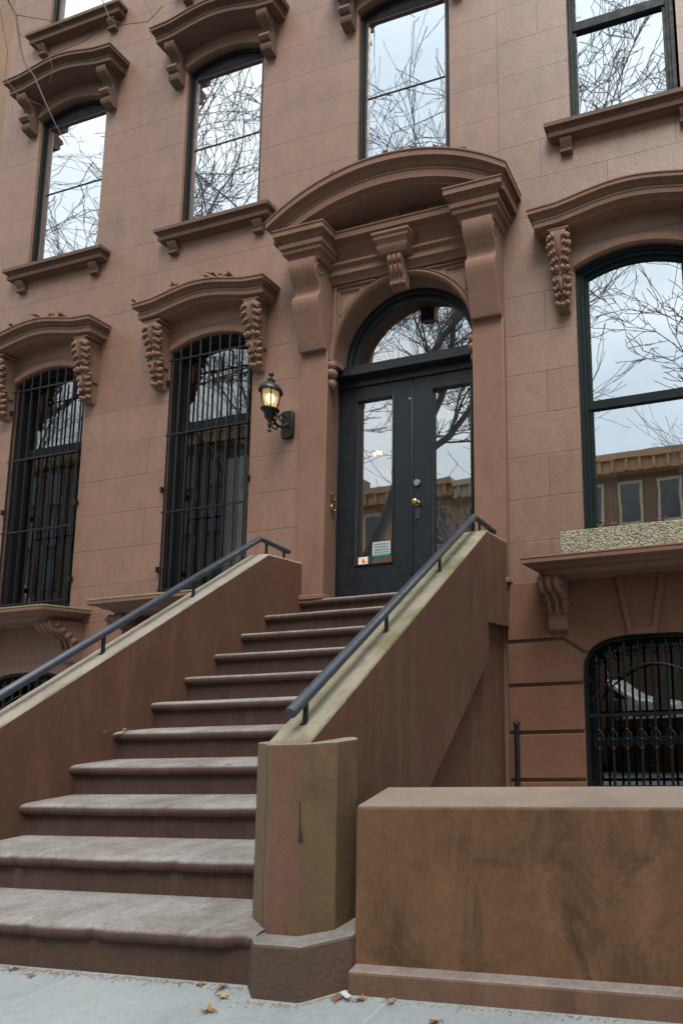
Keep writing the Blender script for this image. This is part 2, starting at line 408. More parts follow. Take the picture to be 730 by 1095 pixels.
# window on tan house far off frame, roof cornices
for h, x0, x1 in ((houseL, -5.98, 1.1), (houseR, 1.12, 6.2), (houseN, -12, -6.0)):
    bm = B(); moulding(bm, [], [14.3, 14.3], [(0, 0), (.7, 0), (.7, .15), (.5, .22), (.45, .5), (.1, .55), (.1, .9), (0, .95)], x0 + .72, x1 - .72); obj('roof_cornice', bm, 'trim_up', h)
    bm = B(); box(bm, x0, x1, .36, 9, -.3, -.2); box(bm, x0, x1, .36, 9, 13.8, 13.95); box(bm, x0, x1, 8.8, 9, -.2, 13.8); obj('roof', bm, 'room', h, smooth=0)
bm = B(); box(bm, -5.98, -5.9, .36, 8.8, -.2, 13.8); box(bm, 1.07, 1.15, .36, 8.8, -.2, 13.8); box(bm, 6.1, 6.2, .36, 8.8, -.2, 13.8); box(bm, -5.9, 6.1, 3.2, 3.3, -.2, 13.8)
for z in (2.0, 6.1, 9.6): box(bm, -5.9, 6.1, .36, 3.2, z, z + .2)
obj('interior', bm, 'room', houseL, smooth=0)

# ---- console bracket, carved
def carved_console(x0, x1, y0, parent, m='trim'):
    cx = (x0 + x1) / 2; w = x1 - x0
    bm = B()
    # side profile (depth, z): top deep, S-curve, small scroll at bottom
    pr = [(0, 5.42), (.17, 5.42), (.175, 5.36), (.165, 5.25), (.13, 5.13), (.10, 5.04), (.12, 4.99), (.115, 4.93), (.075, 4.84), (.055, 4.78), (.075, 4.74), (.07, 4.70), (.03, 4.68), (0, 4.68)]
    prism(bm, [(y0 - d, z) for d, z in pr[:8]] + [(y0, 4.93)], cx - w * .34, cx + w * .34)
    prism(bm, [(y0 - d, z) for d, z in pr[7:]] + [(y0, 4.93)], cx - w * .26, cx + w * .26)
    P = lambda x, d, z, r, rot: blob(bm, (cx + x * w, y0 - d, z), (r[0] * w, r[1], r[2]), rot, 2)
    for s in (-1, 1):
        # upper leaf: three overlapping leaflets each side of a centre rib, tips curled outwards
        for k, (dx, d, z, l) in enumerate(((.40, .165, 5.355, .040), (.43, .155, 5.285, .042), (.38, .140, 5.215, .042), (.30, .125, 5.145, .040))):
            P(s * dx, d, z, (.14, .022, l), (-.5, s * .75, s * .2)); P(s * (dx - .16), d + .012, z + .012, (.07, .016, l), (-.3, s * .45, 0))
            P(s * (dx + .06), d + .006, z - .032, (.07, .02, .014), (0, s * .3, 0))
        # collar of hanging petals
        P(s * .34, .128, 5.045, (.13, .03, .030), (0, s * .5, 0)); P(s * .13, .138, 5.05, (.10, .028, .034), (.3, s * .1, 0))
        P(s * .38, .10, 5.0, (.08, .03, .018), (0, 0, 0))
        # lower leaf
        for dx, d, z, l in ((.32, .105, 4.955, .038), (.31, .090, 4.885, .038), (.25, .080, 4.82, .034)):
            P(s * dx, d, z, (.12, .022, l), (-.35, s * .65, s * .2)); P(s * (dx - .15), d + .012, z + .01, (.055, .016, l), (-.2, s * .35, 0))
        P(s * .22, .070, 4.735, (.13, .030, .030), (0, s * .4, 0))
    P(0, .175, 5.27, (.045, .02, .11), (.2, 0, 0)); P(0, .115, 4.90, (.07, .02, .07), (.25, 0, 0)); P(0, .075, 4.72, (.12, .03, .026), (0, 0, 0))
    return obj('bracket', bm, m, parent, smooth=50)
def plain_console(x0, x1, ztop, y0, parent, m='trim_up'):
    bm = B()
    pr = [(0, 0), (.17, 0), (.17, -.07), (.15, -.10), (.09, -.13), (.065, -.19), (.07, -.24), (.12, -.255), (.13, -.30), (.11, -.335), (.075, -.345), (.095, -.36), (.10, -.40), (.085, -.435), (.05, -.45), (0, -.46)]
    prism(bm, [(y0 - d, ztop + z) for d, z in pr], x0, x1)
    return obj('bracket', bm, m, parent, bev=.004, smooth=40)

def hood_curve(cx, hw, z0, rise, n=26):
    xs = []; zs = []
    for i in range(n + 1):
        t = -1 + 2 * i / n; xs.append(cx + hw * t)
        a = abs(t)
        if a > .8: k = 0
        else:
            q = a / .8; k = (math.cos(q * PI) + 1) / 2 * .55 + (1 - q * q) * .45
        zs.append(z0 + rise * k)
    return xs, zs
HP = [(0, 0), (.235, 0), (.235, .012), (.228, .014), (.228, .05), (.19, .052), (.182, .07), (.16, .085), (.155, .098), (.188, .100), (.188, .118), (.182, .12), (.182, .168), (.13, .172), (.12, .19), (.0, .19)]
def hood(cx, hw, z0, rise, house, m, fancy, y0=0.):
    xs, zs = hood_curve(cx, hw, z0, rise)
    bm = B(); moulding(bm, xs, zs, HP, cx - hw + .235 - .0, cx + hw - .235, y0)
    h = obj('window_hood', bm, m, house, smooth=32)
    if fancy:
        # shelf block over each bracket
        for s in (-1, 1):
            bm = B(); c = cx + s * .665; box(bm, c - .105, c + .105, y0 - .165, y0 + .01, z0 - .21, z0 - .188); obj('corbel_cap', bm, m, h, bev=.006)
        for s in (-1, 1): carved_console(cx + s * .665 - .11, cx + s * .665 + .11, y0, h, m)
    else:
        for s in (-1, 1):
            c = cx + s * .66; plain_console(c - .07, c + .07, z0 - .178, y0, h, m)
    return h
def arch_band(cx, hw, zs, zc, house, m, w=.075, y0=0.):
    n = 14; bm = B()
    o1 = [(cx - hw + 2 * hw * i / n, zs + (zc - zs) * (1 - (2 * i / n - 1) ** 2)) for i in range(n + 1)]
    outer = [(x, z + w) for x, z in o1]
    A = [(x, y0 - .004, z + w + .018) for x, z in o1]; Bq = [(x, y0 - .03, z + w) for x, z in o1]; Cq = [(x, y0 - .03, z + .012) for x, z in o1]; D = [(x, y0 - .015, z) for x, z in o1]; E_ = [(x, y0 + .05, z) for x, z in o1]
    rows = [[bm.verts.new(p) for p in r] for r in (A, Bq, Cq, D, E_)]
    for a, b in zip(rows, rows[1:]):
        for i in range(n): bm.faces.new((a[i], a[i + 1], b[i + 1], b[i]))
    return obj('arch_moulding', bm, m, house, smooth=50)

def sash_window(cx, hw, z0, zs, zc, zm, house, glass, fy=.03, gy=.062, fm='frame', red=True, thin=True, rail=.0, y0=0., fwid=.07, flat=None):
    outer = arch_pts(cx, hw + .004, z0, zs + .004, zc + .004)
    bm = B()
    i1 = offset_poly(outer, fwid * .55); i2 = offset_poly(outer, fwid)
    if flat: i2 = [(x, min(z, flat)) for x, z in i2]
    ring(bm, outer, i1, y0 + fy, y0 + .16); ring(bm, i1, i2, y0 + fy + .02, y0 + .16)
    w = obj('window', bm, fm, house, bev=.003)
    bm = B(); i3 = offset_poly(i2, .016 if red else .038)
    ring(bm, [(x, z) for x, z in i2], i3, y0 + gy - .008, y0 + gy + .05)
    if rail:
        box(bm, cx - hw + fwid, cx + hw - fwid, y0 + gy - .018, y0 + gy + .04, zm - rail / 2, zm + rail / 2)
    elif thin:
        box(bm, cx - hw + fwid, cx + hw - fwid, y0 + gy + .003, y0 + gy + .0105, zm - .0035, zm + .0035)
    obj('sash', bm, ('sash_red' if red else fm), w, bev=.002)
    bm = B(); sheet(bm, i3, y0 + gy + .012); obj('pane', bm, glass, w, smooth=0)
    return w
def sill(cx, hw, z, house, m, y0=0.):
    bm = B()
    moulding(bm, [], [z, z], [(0, 0), (.115, 0), (.115, .042), (.088, .046), (.078, .07), (.062, .08), (.085, .084), (.08, .128), (.04, .132), (.035, .145), (0, .145)], cx - hw + .115, cx + hw - .115, y0)
    s_ = obj('window_sill', bm, m, house, smooth=32)
    for s in (-1, 1):
        c = cx + s * (hw - .20); bm = B()
        prism(bm, [(y0, z - .143), (y0 - .065, z - .143), (y0 - .062, z - .18), (y0 - .035, z - .215), (y0 - .03, z - .245), (y0 - .045, z - .255), (y0 - .045, z - .28), (y0, z - .29)], c - .06, c + .06)
        obj('bracket', bm, m, s_, bev=.003)
    return s_

def curtain(bm, x0, x1, y, z0, z1, folds=9, amp=.035):
    n = folds * 8; a = []; b = []
    for i in range(n + 1):
        t = i / n; x = x0 + (x1 - x0) * t; yy = y + amp * math.sin(t * folds * 2 * PI + .6 * math.sin(t * 9)) 
        a.append(bm.verts.new((x, yy, z0))); b.append(bm.verts.new((x + .01 * math.sin(t * 30), yy + .01, z1)))
    for i in range(n): bm.faces.new((a[i], a[i + 1], b[i + 1], b[i]))

# second floor
for cx, hs, nm in ((W1, houseL, 0), (W2, houseL, 0), (W3, houseL, 0), (W4, houseR, 1)):
    y0 = -.012 if nm else 0.
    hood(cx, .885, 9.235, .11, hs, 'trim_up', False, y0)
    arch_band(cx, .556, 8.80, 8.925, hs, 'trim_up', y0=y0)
    if nm: w = sash_window(cx - .03, .55, 6.62, 8.80, 8.925, 7.86, hs, 'glass_up', fm='frame_teal', red=False, rail=.10, y0=y0, gy=.075, fwid=.075)
    else: w = sash_window(cx, .556, 6.62, 8.80, 8.925, 7.77, hs, 'glass_up', flat=8.74)
    sill(cx, .79, 6.642, hs, 'trim_up', y0)
w = sash_window(4.82, .556, 6.62, 8.80, 8.925, 7.86, houseR, 'glass_up', fm='frame_teal', red=False, rail=.10, y0=-.012, gy=.075, fwid=.075)
hood(4.82, .885, 9.235, .11, houseR, 'trim_up', False, -.012); sill(4.82, .79, 6.642, houseR, 'trim_up', -.012)
sash_window(4.82, .556, 10.04, 11.9, 12.0, 11, houseR, 'glass_up')
# third floor
for cx, hs in ((W1, houseL), (W2, houseL), (W3, houseL), (W4, houseR)):
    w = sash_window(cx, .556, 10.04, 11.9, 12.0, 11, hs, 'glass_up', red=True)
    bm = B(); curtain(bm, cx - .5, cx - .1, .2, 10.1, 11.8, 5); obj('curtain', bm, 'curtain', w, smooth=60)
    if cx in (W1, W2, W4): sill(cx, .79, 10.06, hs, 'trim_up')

# first floor (parlour) windows
def ledge(cx, hs, hw=.885, y0=0., m='trim'):
    z = 2.215; bm = B()
    moulding(bm, [], [z, z], [(0, 0), (.46, 0), (.46, .03), (.44, .045), (.40, .05), (.37, .075), (.33, .085), (.30, .12), (.28, .125), (0, .125)], cx - hw + .46, cx + hw - .46, y0)
    # the moulding's lower courses step in at the ends too
    l = obj('window_ledge', bm, m, hs, smooth=32)
    bm = B(); box(bm, cx - hw - .004, cx + hw + .004, y0 - .464, y0 + .03, z + .002, z + .022); obj('ledge_top', bm, 'ledge' if cx < 0 else 'trim', l, bev=.006)
    for s in (-1, 1):
        c = cx + s * (hw - .18); bm = B()
        pr = [(0, 0), (.30, 0), (.315, -.05), (.29, -.10), (.20, -.115), (.13, -.15), (.085, -.22), (.07, -.30), (.085, -.36), (.10, -.39), (.085, -.44), (.04, -.46), (0, -.46)]
        prism(bm, [(y0 - d, z - .123 + h) for d, h in pr], c - .085, c + .085)
        for k in range(3):
            tube(bm, [(c - .07 + k * .07, y0 - .30, z - .14), (c - .07 + k * .07, y0 - .325, z - .17), (c - .07 + k * .07, y0 - .29, z - .225), (c - .07 + k * .07, y0 - .19, z - .245), (c - .07 + k * .07, y0 - .115, z - .31), (c - .07 + k * .07, y0 - .085, z - .42)], [.03, .034, .032, .026, .024, .016], 8)
        for k in range(4):
            for q in (-1, 1):
                blob(bm, (c + q * .09, y0 - .25 + k * .055, z - .17 - k * .055), (.016, .04, .03), (.8, 0, 0), 2)
        obj('bracket', bm, m, l, bev=.003, smooth=50)
    return l
for cx, hs, nm in ((W1, houseL, 0), (W2, houseL, 0), (W4, houseR, 1), (W4 + 2.4, houseR, 1)):
    y0 = -.012 if nm else 0.
    hood(cx, .885 if not nm else .95, 5.64, .11, hs, 'trim', True, y0)
    arch_band(cx, .56, 5.12, 5.25, hs, 'trim', y0=y0)
    ledge(cx, hs, .885 if not nm else .985, y0)
    if nm:
        w = sash_window(cx, .56, 2.26, 5.12, 5.25, 3.76, hs, 'glass_low', fm='frame_teal', red=False, rail=.085, y0=y0, gy=.085, fwid=.075)
        for xa_, xb_ in ((cx - .50, cx - .30), (cx + .30, cx + .50)):
            bm = B(); curtain(bm, xa_, xb_, .3, 2.4, 5.0, 3, .03); obj('curtain', bm, 'curtain', w, smooth=60)
    else:
        w = sash_window(cx, .56, 2.26, 5.12, 5.25, 4.26, hs, 'glass_guard', red=False, rail=.10, gy=.11, fwid=.07)
        bm = B(); x0g, x1g = cx - .55, cx + .55
        for k in range(9):
            x = x0g + .02 + (x1g - x0g - .04) * k / 8; zt = 5.11 + .11 * (1 - ((x - cx) / .56) ** 2)
            tube(bm, [(x, -.02, 2.25), (x, -.02, zt)], .0095, 6)
        for z in (5.01, 4.125, 3.235, 2.37): box(bm, x0g, x1g, -.034, -.026, z - .009, z + .009)
        for z in (4.75, 3.5, 2.6):
            for s in (-1, 1): tube(bm, [(cx + s * .585, -.02, z), (cx + s * .49, -.02, z)], .006, 6); box(bm, cx + s * .565 - .015, cx + s * .565 + .015, -.035, .0, z - .03, z + .03)
        obj('window_guard', bm, 'iron', w)
        bm = B()
        if cx == W2: curtain(bm, cx - .02, cx + .5, .26, 2.3, 3.9, 7, .025); 
        else:
            curtain(bm, cx + .18, cx + .34, .3, 2.3, 3.5, 2, .02); obj('curtain', bm, 'curtain', w, smooth=60); bm = B(); curtain(bm, cx + .05, cx + .45, .34, 4.4, 5.1, 4, .03)
        obj('curtain', bm, 'curtain', w, smooth=60)

# basement windows with ornate guards
def basement(cx, hs, y0=0.):
    hl = holeb(cx); outer = offset_poly(hl, -.004)
    bm = B(); i1 = offset_poly(outer, .075); ring(bm, outer, i1, y0 + .12, y0 + .26)
    box(bm, cx - .55, cx + .55, y0 + .14, y0 + .2, .62, .68)
    w = obj('window', bm, 'frame', hs, bev=.003)
    bm = B(); sheet(bm, i1, y0 + .2); obj('pane', bm, 'glass_guard', w, smooth=0)
    bm = B()
    xs = [cx - .50 + k * (1.0 / 8) for k in range(9)]
    yg = y0 + .035
    def top(x): return 1.24 + .335 * max(0, 1 - abs((x - cx) / .61) ** 3) ** .5
    for x in xs:
        zt = top(x) - .13
        tube(bm, [(x, yg, -.2), (x, yg, zt)], .012, 7)
        for c0, rr in ((zt + .03, .022), (zt + .065, .014)): blob(bm, (x, yg, c0), (rr, rr, .03), sub=2)
        for s in (-1, 1):
            tube(bm, [(x, yg, zt - .03), (x + s * .03, yg, zt - .02), (x + s * .045, yg, zt + .015), (x + s * .035, yg, zt + .045), (x + s * .018, yg, zt + .035)], .007, 5)
            tube(bm, [(x, yg, .60), (x + s * .03, yg, .63), (x + s * .04, yg, .67), (x + s * .02, yg, .70), (x, yg, .68)], .008, 5)
            tube(bm, [(x, yg, .76), (x + s * .03, yg, .73), (x + s * .04, yg, .70)], .008, 5)
        for z in (.60, .68, .76): blob(bm, (x, yg, z), (.022, .022, .016), sub=2)
    n = 20; pts = [(cx - .55 + 1.1 * i / n, yg - .014, 1.02 + .30 * math.sin(PI * i / n) ** .8) for i in range(n + 1)]
    tube(bm, pts, .010, 6)
    box(bm, cx - .59, cx + .59, yg - .022, yg - .012, .875, .905); box(bm, cx - .59, cx + .59, yg - .022, yg - .012, .27, .295)
    for z in (.3, 1.2): 
        for s in (-1, 1): box(bm, cx + s * .585 - .03, cx + s * .585 + .03, yg - .02, yg + .02, z - .02, z + .02)
    obj('window_guard', bm, 'iron', w)
    bm = B(); ring(bm, offset_poly(hl, .003), offset_poly(hl, -.004 + .04), y0 + .002, y0 + .12); obj('window_trim', bm, 'frame', w)
basement(W4, houseR, -.012); basement(W2, houseL); basement(W1, houseL)

# basement ashlar with deep grooves on the right house (proud blocks between the grooves)
bm = B()
hb = holeb(W4)
gz = [-.3, .351, .759, 1.176, 1.57]
def left_edge(z):
    if z <= 1.24: return W4 - .61
    k = min(1, (z - 1.24) / .335); s = k ** (1 / .75); c = math.sqrt(max(0, 1 - s * s)) ** .6
    return W4 - .61 * c
for a, b in zip(gz, gz[1:]):
    z0, z1 = a + .016, b - .016
    zz = [z0 + (z1 - z0) * i / 10 for i in range(11)]
    if b < 1.5: poly = [(1.116, z1), (1.116, z0)] + [(left_edge(z), z) for z in zz]
    else: poly = [(1.116, z1), (1.116, z0)] + [(left_edge(z), z) for z in [z0 + (1.40 - z0) * i / 8 for i in range(9)]] + [(1.625, z1)]
    prism(bm, poly, -.045, -.01, 'y')
obj('rusticated_block', bm, 'base', houseR, bev=.006)
bm = B()   # band above the grooves, cut round the arch
poly = [(1.116, 1.586), (1.645, 1.586), (left_edge(1.44) - .0, 1.44)]
for i in range(0, 17):
    t = PI - PI * i / 16; c = math.cos(t); s = math.sin(t)
    z = 1.24 + .335 * max(0, s) ** .75; x = W4 + .61 * math.copysign(abs(c) ** .6, c)
    if z > 1.45: poly.append((x, z))
poly += [(W4 + W4 - left_edge(1.44), 1.44), (W4 + W4 - 1.645, 1.586), (4.2, 1.578), (4.2, 2.105), (1.116, 2.105)]
prism(bm, poly, -.045, -.01, 'y')
obj('basement_band', bm, 'base', houseR, bev=.006)
bm = B()   # keystone: sunk panel with raised frame
ko = [(2.145, 2.09), (2.235, 1.57), (2.485, 1.57), (2.585, 2.09)]; ki = [(2.205, 2.06), (2.275, 1.63), (2.445, 1.63), (2.525, 2.06)]
ring(bm, ko, ki, -.085, -.04); ki2 = offset_poly(ki, -.0)
sheet(bm, ki, -.06)
obj('keystone', bm, 'base', houseR, bev=.005)

# ------------------------------------------------------------------ door surround
ds = None
for s in (-1, 1):
    xa, xb = (.815, 1.142)
    poly = [(s * xa, -.07), (s * xb, -.07), (s * xb, .0), (s * .97, .0), (s * .97, .19), (s * .888, .19)]
    bm = B(); prism(bm, poly, 2.115, 4.742, 'z'); pz_ = obj('pilaster', bm, 'trim', houseL, bev=.008)
    bm = B(); a, b = sorted((s * .80, s * 1.165)); box(bm, a, b, -.105, .0, 2.112, 2.16); obj('pilaster_base', bm, 'trim', pz_, bev=.008)
# big scroll consoles
pr = [(0, 5.66), (.275, 5.66), (.283, 5.60), (.275, 5.54), (.245, 5.47), (.205, 5.41), (.185, 5.36), (.19, 5.315), (.215, 5.28), (.225, 5.24), (.222, 5.19), (.205, 5.12), (.18, 5.03), (.155, 4.92), (.13, 4.81), (.118, 4.76), (.112, 4.738), (0, 4.738)]
for s in (-1, 1):
    bm = B(); a, b = sorted((s * .825, s * 1.135)); prism(bm, [(-d, z) for d, z in pr], a, b)
    c = obj('scroll_console', bm, 'trim', houseL, bev=.006, smooth=30)
    for q in (a, b):
        bm = B()
        tube(bm, [(q, -.20 + .065 * math.cos(t * .7 + 1) * (1 - t / 14), 5.55 + .065 * math.sin(t * .7 + 1) * (1 - t / 14)) for t in range(11)], .009, 6)
        obj('volute', bm, 'trim', c, smooth=60)
# capitals
CP = [(0, 0), (.36, 0), (.36, .014), (.352, .016), (.352, .072), (.312, .076), (.302, .10), (.284, .12), (.276, .145), (.318, .149), (.312, .19), (.294, .194), (.29, .21), (.298, .212), (.292, .238), (.262, .243), (.25, .285), (.245, .32), (0, .32)]
for s in (-1, 1):
    bm = B()
    c0 = s * .97; hw = .31
    sc = .92
    prof = [(d, h) for d, h in CP]
    # mitre amounts scaled so that the block top is .62 wide
    xa, xb = c0 - .31, c0 + .31
    cols = []
    def colv(fx, fy):
        return [(fx(d), fy(d), 5.965 - h) for d, h in prof]
    cols.append(colv(lambda d: xa + (.36 - d) * 1.15, lambda d: 0.0)); cols.append(colv(lambda d: xa + (.36 - d) * 1.15, lambda d: -d))
    cols.append(colv(lambda d: xb - (.36 - d) * 1.15, lambda d: -d)); cols.append(colv(lambda d: xb - (.36 - d) * 1.15, lambda d: 0.0))
    cols = [[(x, min(0., y) if d0 else y, z) for (x, y, z), d0 in zip(c, [1] * len(c))] for c in cols]
    # keep the first/last (d=0) points at the block edge
    V = [[bm.verts.new((max(xa, min(xb, x)), y, z)) for x, y, z in c[1:-1]] for c in cols]
    for a, b in zip(V, V[1:]):
        for k in range(len(a) - 1): bm.faces.new((a[k], a[k + 1], b[k + 1], b[k]))
    bm.faces.new([v[0] for v in V]); bm.faces.new([v[-1] for v in V])
    for e in (V[0], V[-1]): pass
    obj('capital', bm, 'trim', houseL, smooth=30)
# entablature between the capitals
bm = B()
pe = [(-.0, 5.965), (-.185, 5.965), (-.185, 5.95), (-.175, 5.948), (-.175, 5.885), (-.11, 5.88), (-.10, 5.845), (-.06, 5.82), (-.05, 5.80), (-.05, 5.71), (-.085, 5.70), (-.085, 5.675), (-.055, 5.66), (-.055, 5.60), (-.075, 5.59), (-.075, 5.565), (-.045, 5.555), (-.03, 5.53), (-.03, 5.50), (0, 5.50)]
prism(bm, pe, -.83, .83, 'x')
obj('entablature', bm, 'trim', houseL, smooth=30)
# hood: segmental
bm = B()
n = 36; xs = [-1.34 + 2.68 * i / n for i in range(n + 1)]
Rr = (1.34 ** 2 + .43 ** 2) / (2 * .43)
def hz(x): return 6.055 + math.sqrt(Rr * Rr - x * x) - (Rr - .43)
xs = [x for x in xs if abs(x) <= 1.0]; zs = [hz(x) for x in xs]
prof = [(0, 0), (.39, 0), (.39, .014), (.382, .016), (.382, .075), (.335, .08), (.325, .105), (.30, .125), (.29, .148), (.325, .152), (.325, .165), (.318, .167), (.318, .25), (.26, .255), (.25, .275), (0, .275)]
n = 40; xs = [-1.34 + 2.68 * i / n for i in range(n + 1)]
cols = []
def hc(x, returned=False):
    res = []
    for d, h in prof:
        k = (.39 - d) * .75
        xx = max(-1.34 + k, min(1.34 - k, x))
        res.append((xx, 0. if returned else -d, hz(xx) - h * (1.0)))
    return res
cols.append(hc(-1.34, True))
for x in xs: cols.append(hc(x))
cols.append(hc(1.34, True))
V = [[bm.verts.new(p) for p in c] for c in cols]
for a, b in zip(V, V[1:]):
    for k in range(len(a) - 1):
        try: bm.faces.new((a[k], a[k + 1], b[k + 1], b[k]))
        except ValueError: pass
bmesh.ops.remove_doubles(bm, verts=bm.verts[:], dist=1e-5)
bmesh.ops.dissolve_degenerate(bm, edges=bm.edges[:], dist=1e-5)
obj('door_hood', bm, 'trim', houseL, smooth=32)
# tympanum plaque
bm = B(); box(bm, -.02, .28, -.03, .0, 6.05, 6.2); obj('tympanum_block', bm, 'cheek', houseL, bev=.005)
# arch moulding round the transom
bm = B(); n = 28
def arc(r, t): return (r * math.cos(t), 4.65 + r * math.sin(t))
prf = [(.875, -.0), (.875, -.012), (.862, -.022), (.85, -.012), (.842, -.012), (.838, -.03), (.822, -.04), (.805, -.034), (.795, -.015), (.793, .01), (.797, .02), (.797, .2)]
cols = [[bm.verts.new((arc(r, PI * i / n)[0], y, arc(r, PI * i / n)[1])) for r, y in prf] for i in range(n + 1)]
for a, b in zip(cols, cols[1:]):
    for k in range(len(a) - 1): bm.faces.new((a[k], a[k + 1], b[k + 1], b[k]))
am = obj('door_arch', bm, 'trim', houseL, smooth=50)
for s in (-1, 1):   # carved stops at the springing
    bm = B(); x = s * .80
    blob(bm, (x, -.02, 4.59), (.045, .05, .05)); blob(bm, (x * 1.0, -.015, 4.50), (.052, .06, .055)); blob(bm, (x * 1.01, -.0, 4.40), (.04, .05, .06)); box(bm, x - .04, x + .04, -.03, .1, 4.60, 4.65)
    obj('arch_stop', bm, 'trim', am, smooth=60)
# spandrel frames
for s in (-1, 1):
    bm = B()
    tube(bm, [(s * .78, -.012, 4.95), (s * .78, -.012, 5.47), (s * .30, -.012, 5.47)], .014, 6)
    tube(bm, [(s * .73, -.012, 5.15), (s * .73, -.012, 5.42), (s * .50, -.012, 5.42), ], .009, 6)
    obj('spandrel_frame', bm, 'trim', houseL)
# keystone bracket
bm = B()
cxk = .0
kp = [(0, 0), (.22, 0), (.22, .025), (.205, .035), (.205, .07), (.185, .09), (.175, .12), (.185, .13), (.18, .16), (.15, .2), (0, .2)]
cols = []
for sx, ret in ((-1, True), (-1, False), (1, False), (1, True)):
    cols.append([bm.verts.new((sx * (.21 - (.22 - d) * 1.0 if d > .14 else .12), 0. if ret else -d, 5.81 - h)) for d, h in kp[1:-1]])
for a, b in zip(cols, cols[1:]):
    for k in range(len(a) - 1): bm.faces.new((a[k], a[k + 1], b[k + 1], b[k]))
bm.faces.new([v[0] for v in cols]); bm.faces.new([v[-1] for v in cols])
ks = obj('keystone', bm, 'trim', houseL, smooth=30)
bm = B()
prism(bm, [(0, 5.62), (-.14, 5.62), (-.135, 5.55), (-.10, 5.46), (-.07, 5.38), (-.085, 5.33), (-.05, 5.29), (0, 5.29)], -.085, .085)
for k in (-1, 0, 1):
    blob(bm, (k * .055, -.135, 5.56), (.024, .022, .05)); blob(bm, (k * .05, -.10, 5.45), (.02, .025, .06), (.4, 0, 0))
for k in (-1.5, -.5, .5, 1.5): blob(bm, (k * .045, -.075, 5.315), (.022, .028, .022))
obj('acanthus_leaf', bm, 'trim', ks, smooth=60)

# door: recessed between the jambs
DY = .2
bm = B()   # transom bar + frame
box(bm, -.90, .90, DY - .10, DY + .02, 4.53, 4.60); box(bm, -.90, .90, DY - .06, DY + .02, 4.60, 4.66); box(bm, -.90, .90, DY - .02, DY + .05, 4.44, 4.53)
box(bm, -.93, -.885, DY - .01, DY + .1, 2.14, 4.5); box(bm, .885, .93, DY - .01, DY + .1, 2.14, 4.5)
do_ = [arc(.81, PI * i / 28) for i in range(29)]; di_ = [arc(.70, PI * i / 28) for i in range(29)]
for r0, r1, ya in ((.815, .74, DY - .02), (.74, .70, DY + .01)):
    o_ = [(r0, 4.655)] + [(r0 * math.cos(PI * i / 28), 4.655 + r0 * math.sin(PI * i / 28)) for i in range(29)] 
    a = [bm.verts.new((r0 * math.cos(PI * i / 28), ya, 4.655 + r0 * math.sin(PI * i / 28))) for i in range(29)]
    b = [bm.verts.new((r1 * math.cos(PI * i / 28), ya, 4.655 + r1 * math.sin(PI * i / 28))) for i in range(29)]
    c = [bm.verts.new((r1 * math.cos(PI * i / 28), ya + .05, 4.655 + r1 * math.sin(PI * i / 28))) for i in range(29)]
    for i in range(28): bm.faces.new((a[i], a[i + 1], b[i + 1], b[i])); bm.faces.new((b[i], b[i + 1], c[i + 1], c[i]))
tr = obj('transom_window', bm, 'door', houseL, bev=.004)
bm = B(); bm.faces.new([bm.verts.new((.72 * math.cos(PI * i / 28), DY + .04, 4.64 + .72 * math.sin(PI * i / 28))) for i in range(29)]); obj('pane', bm, 'glass_door', tr, smooth=0)
for s in (-1, 1):
    x0, x1 = sorted((s * .003, s * .885))
    g0, g1 = x0 + .215, x1 - .215
    zt, zb = 4.44, 2.155
    o_ = [(x0, zb), (x1, zb), (x1, zt), (x0, zt)]; gi = [(g0, 2.475), (g1, 2.475), (g1, 4.30), (g0, 4.30)]
    bm = B(); ring(bm, o_, gi, DY, DY + .05)
    g2 = offset_poly(gi, .018); ring(bm, gi, g2, DY - .012, DY + .04)
    d = obj('door', bm, 'door', houseL, bev=.004)
    bm = B(); sheet(bm, g2, DY + .025); obj('pane', bm, 'glass_door', d, smooth=0)
    if s < 0:
        bm = B(); ya = DY + .019
        box(bm, -.475, -.265, ya - .002, ya, 2.585, 2.72); st = obj('sticker', bm, 'paper', d, smooth=0)
        bm = B(); box(bm, -.475, -.265, ya - .005, ya - .003, 2.565, 2.588); obj('sticker_band', bm, 'green', st, smooth=0)
        bm = B()
        for r_, z in enumerate((2.695, 2.665, 2.635, 2.608)):
            x = -.45
            while x < -.295:
                w_ = rnd.uniform(.008, .022); box(bm, x, min(x + w_, -.285), ya - .005, ya - .003, z - .006, z + .006); x += w_ + .008
        obj('sticker_print', bm, 'ink', st, smooth=0)
        bm = B(); box(bm, -.64, -.53, ya - .002, ya, 2.49, 2.575); st = obj('card', bm, 'cream', d, smooth=0)
        bm = B(); blob(bm, (-.575, ya - .005, 2.535), (.022, .002, .022)); obj('card_print', bm, 'red', st)
        bm = B(); tube(bm, [(-.035, DY - .004, 4.22), (-.035, DY + .01, 4.22)], .012, 10); obj('peephole', bm, 'steel', d)
    else:
        bm = B(); tube(bm, [(.055, DY - .02, 3.29), (.055, DY + .01, 3.29)], [.034, .038], 16); tube(bm, [(.055, DY - .024, 3.29), (.055, DY - .01, 3.29)], .012, 10); obj('lock_cylinder', bm, 'steel', d)
        bm = B(); tube(bm, [(.055, DY + .01, 3.075), (.055, DY - .012, 3.075), (.055, DY - .02, 3.075)], [.032, .03, .012], 14); blob(bm, (.055, DY - .055, 3.075), (.034, .026, .034), sub=3); obj('door_knob', bm, 'brass', d)
        bm = B(); box(bm, .032, .078, DY - .008, DY + .005, 2.91, 3.03); obj('mail_plate', bm, 'rail', d)
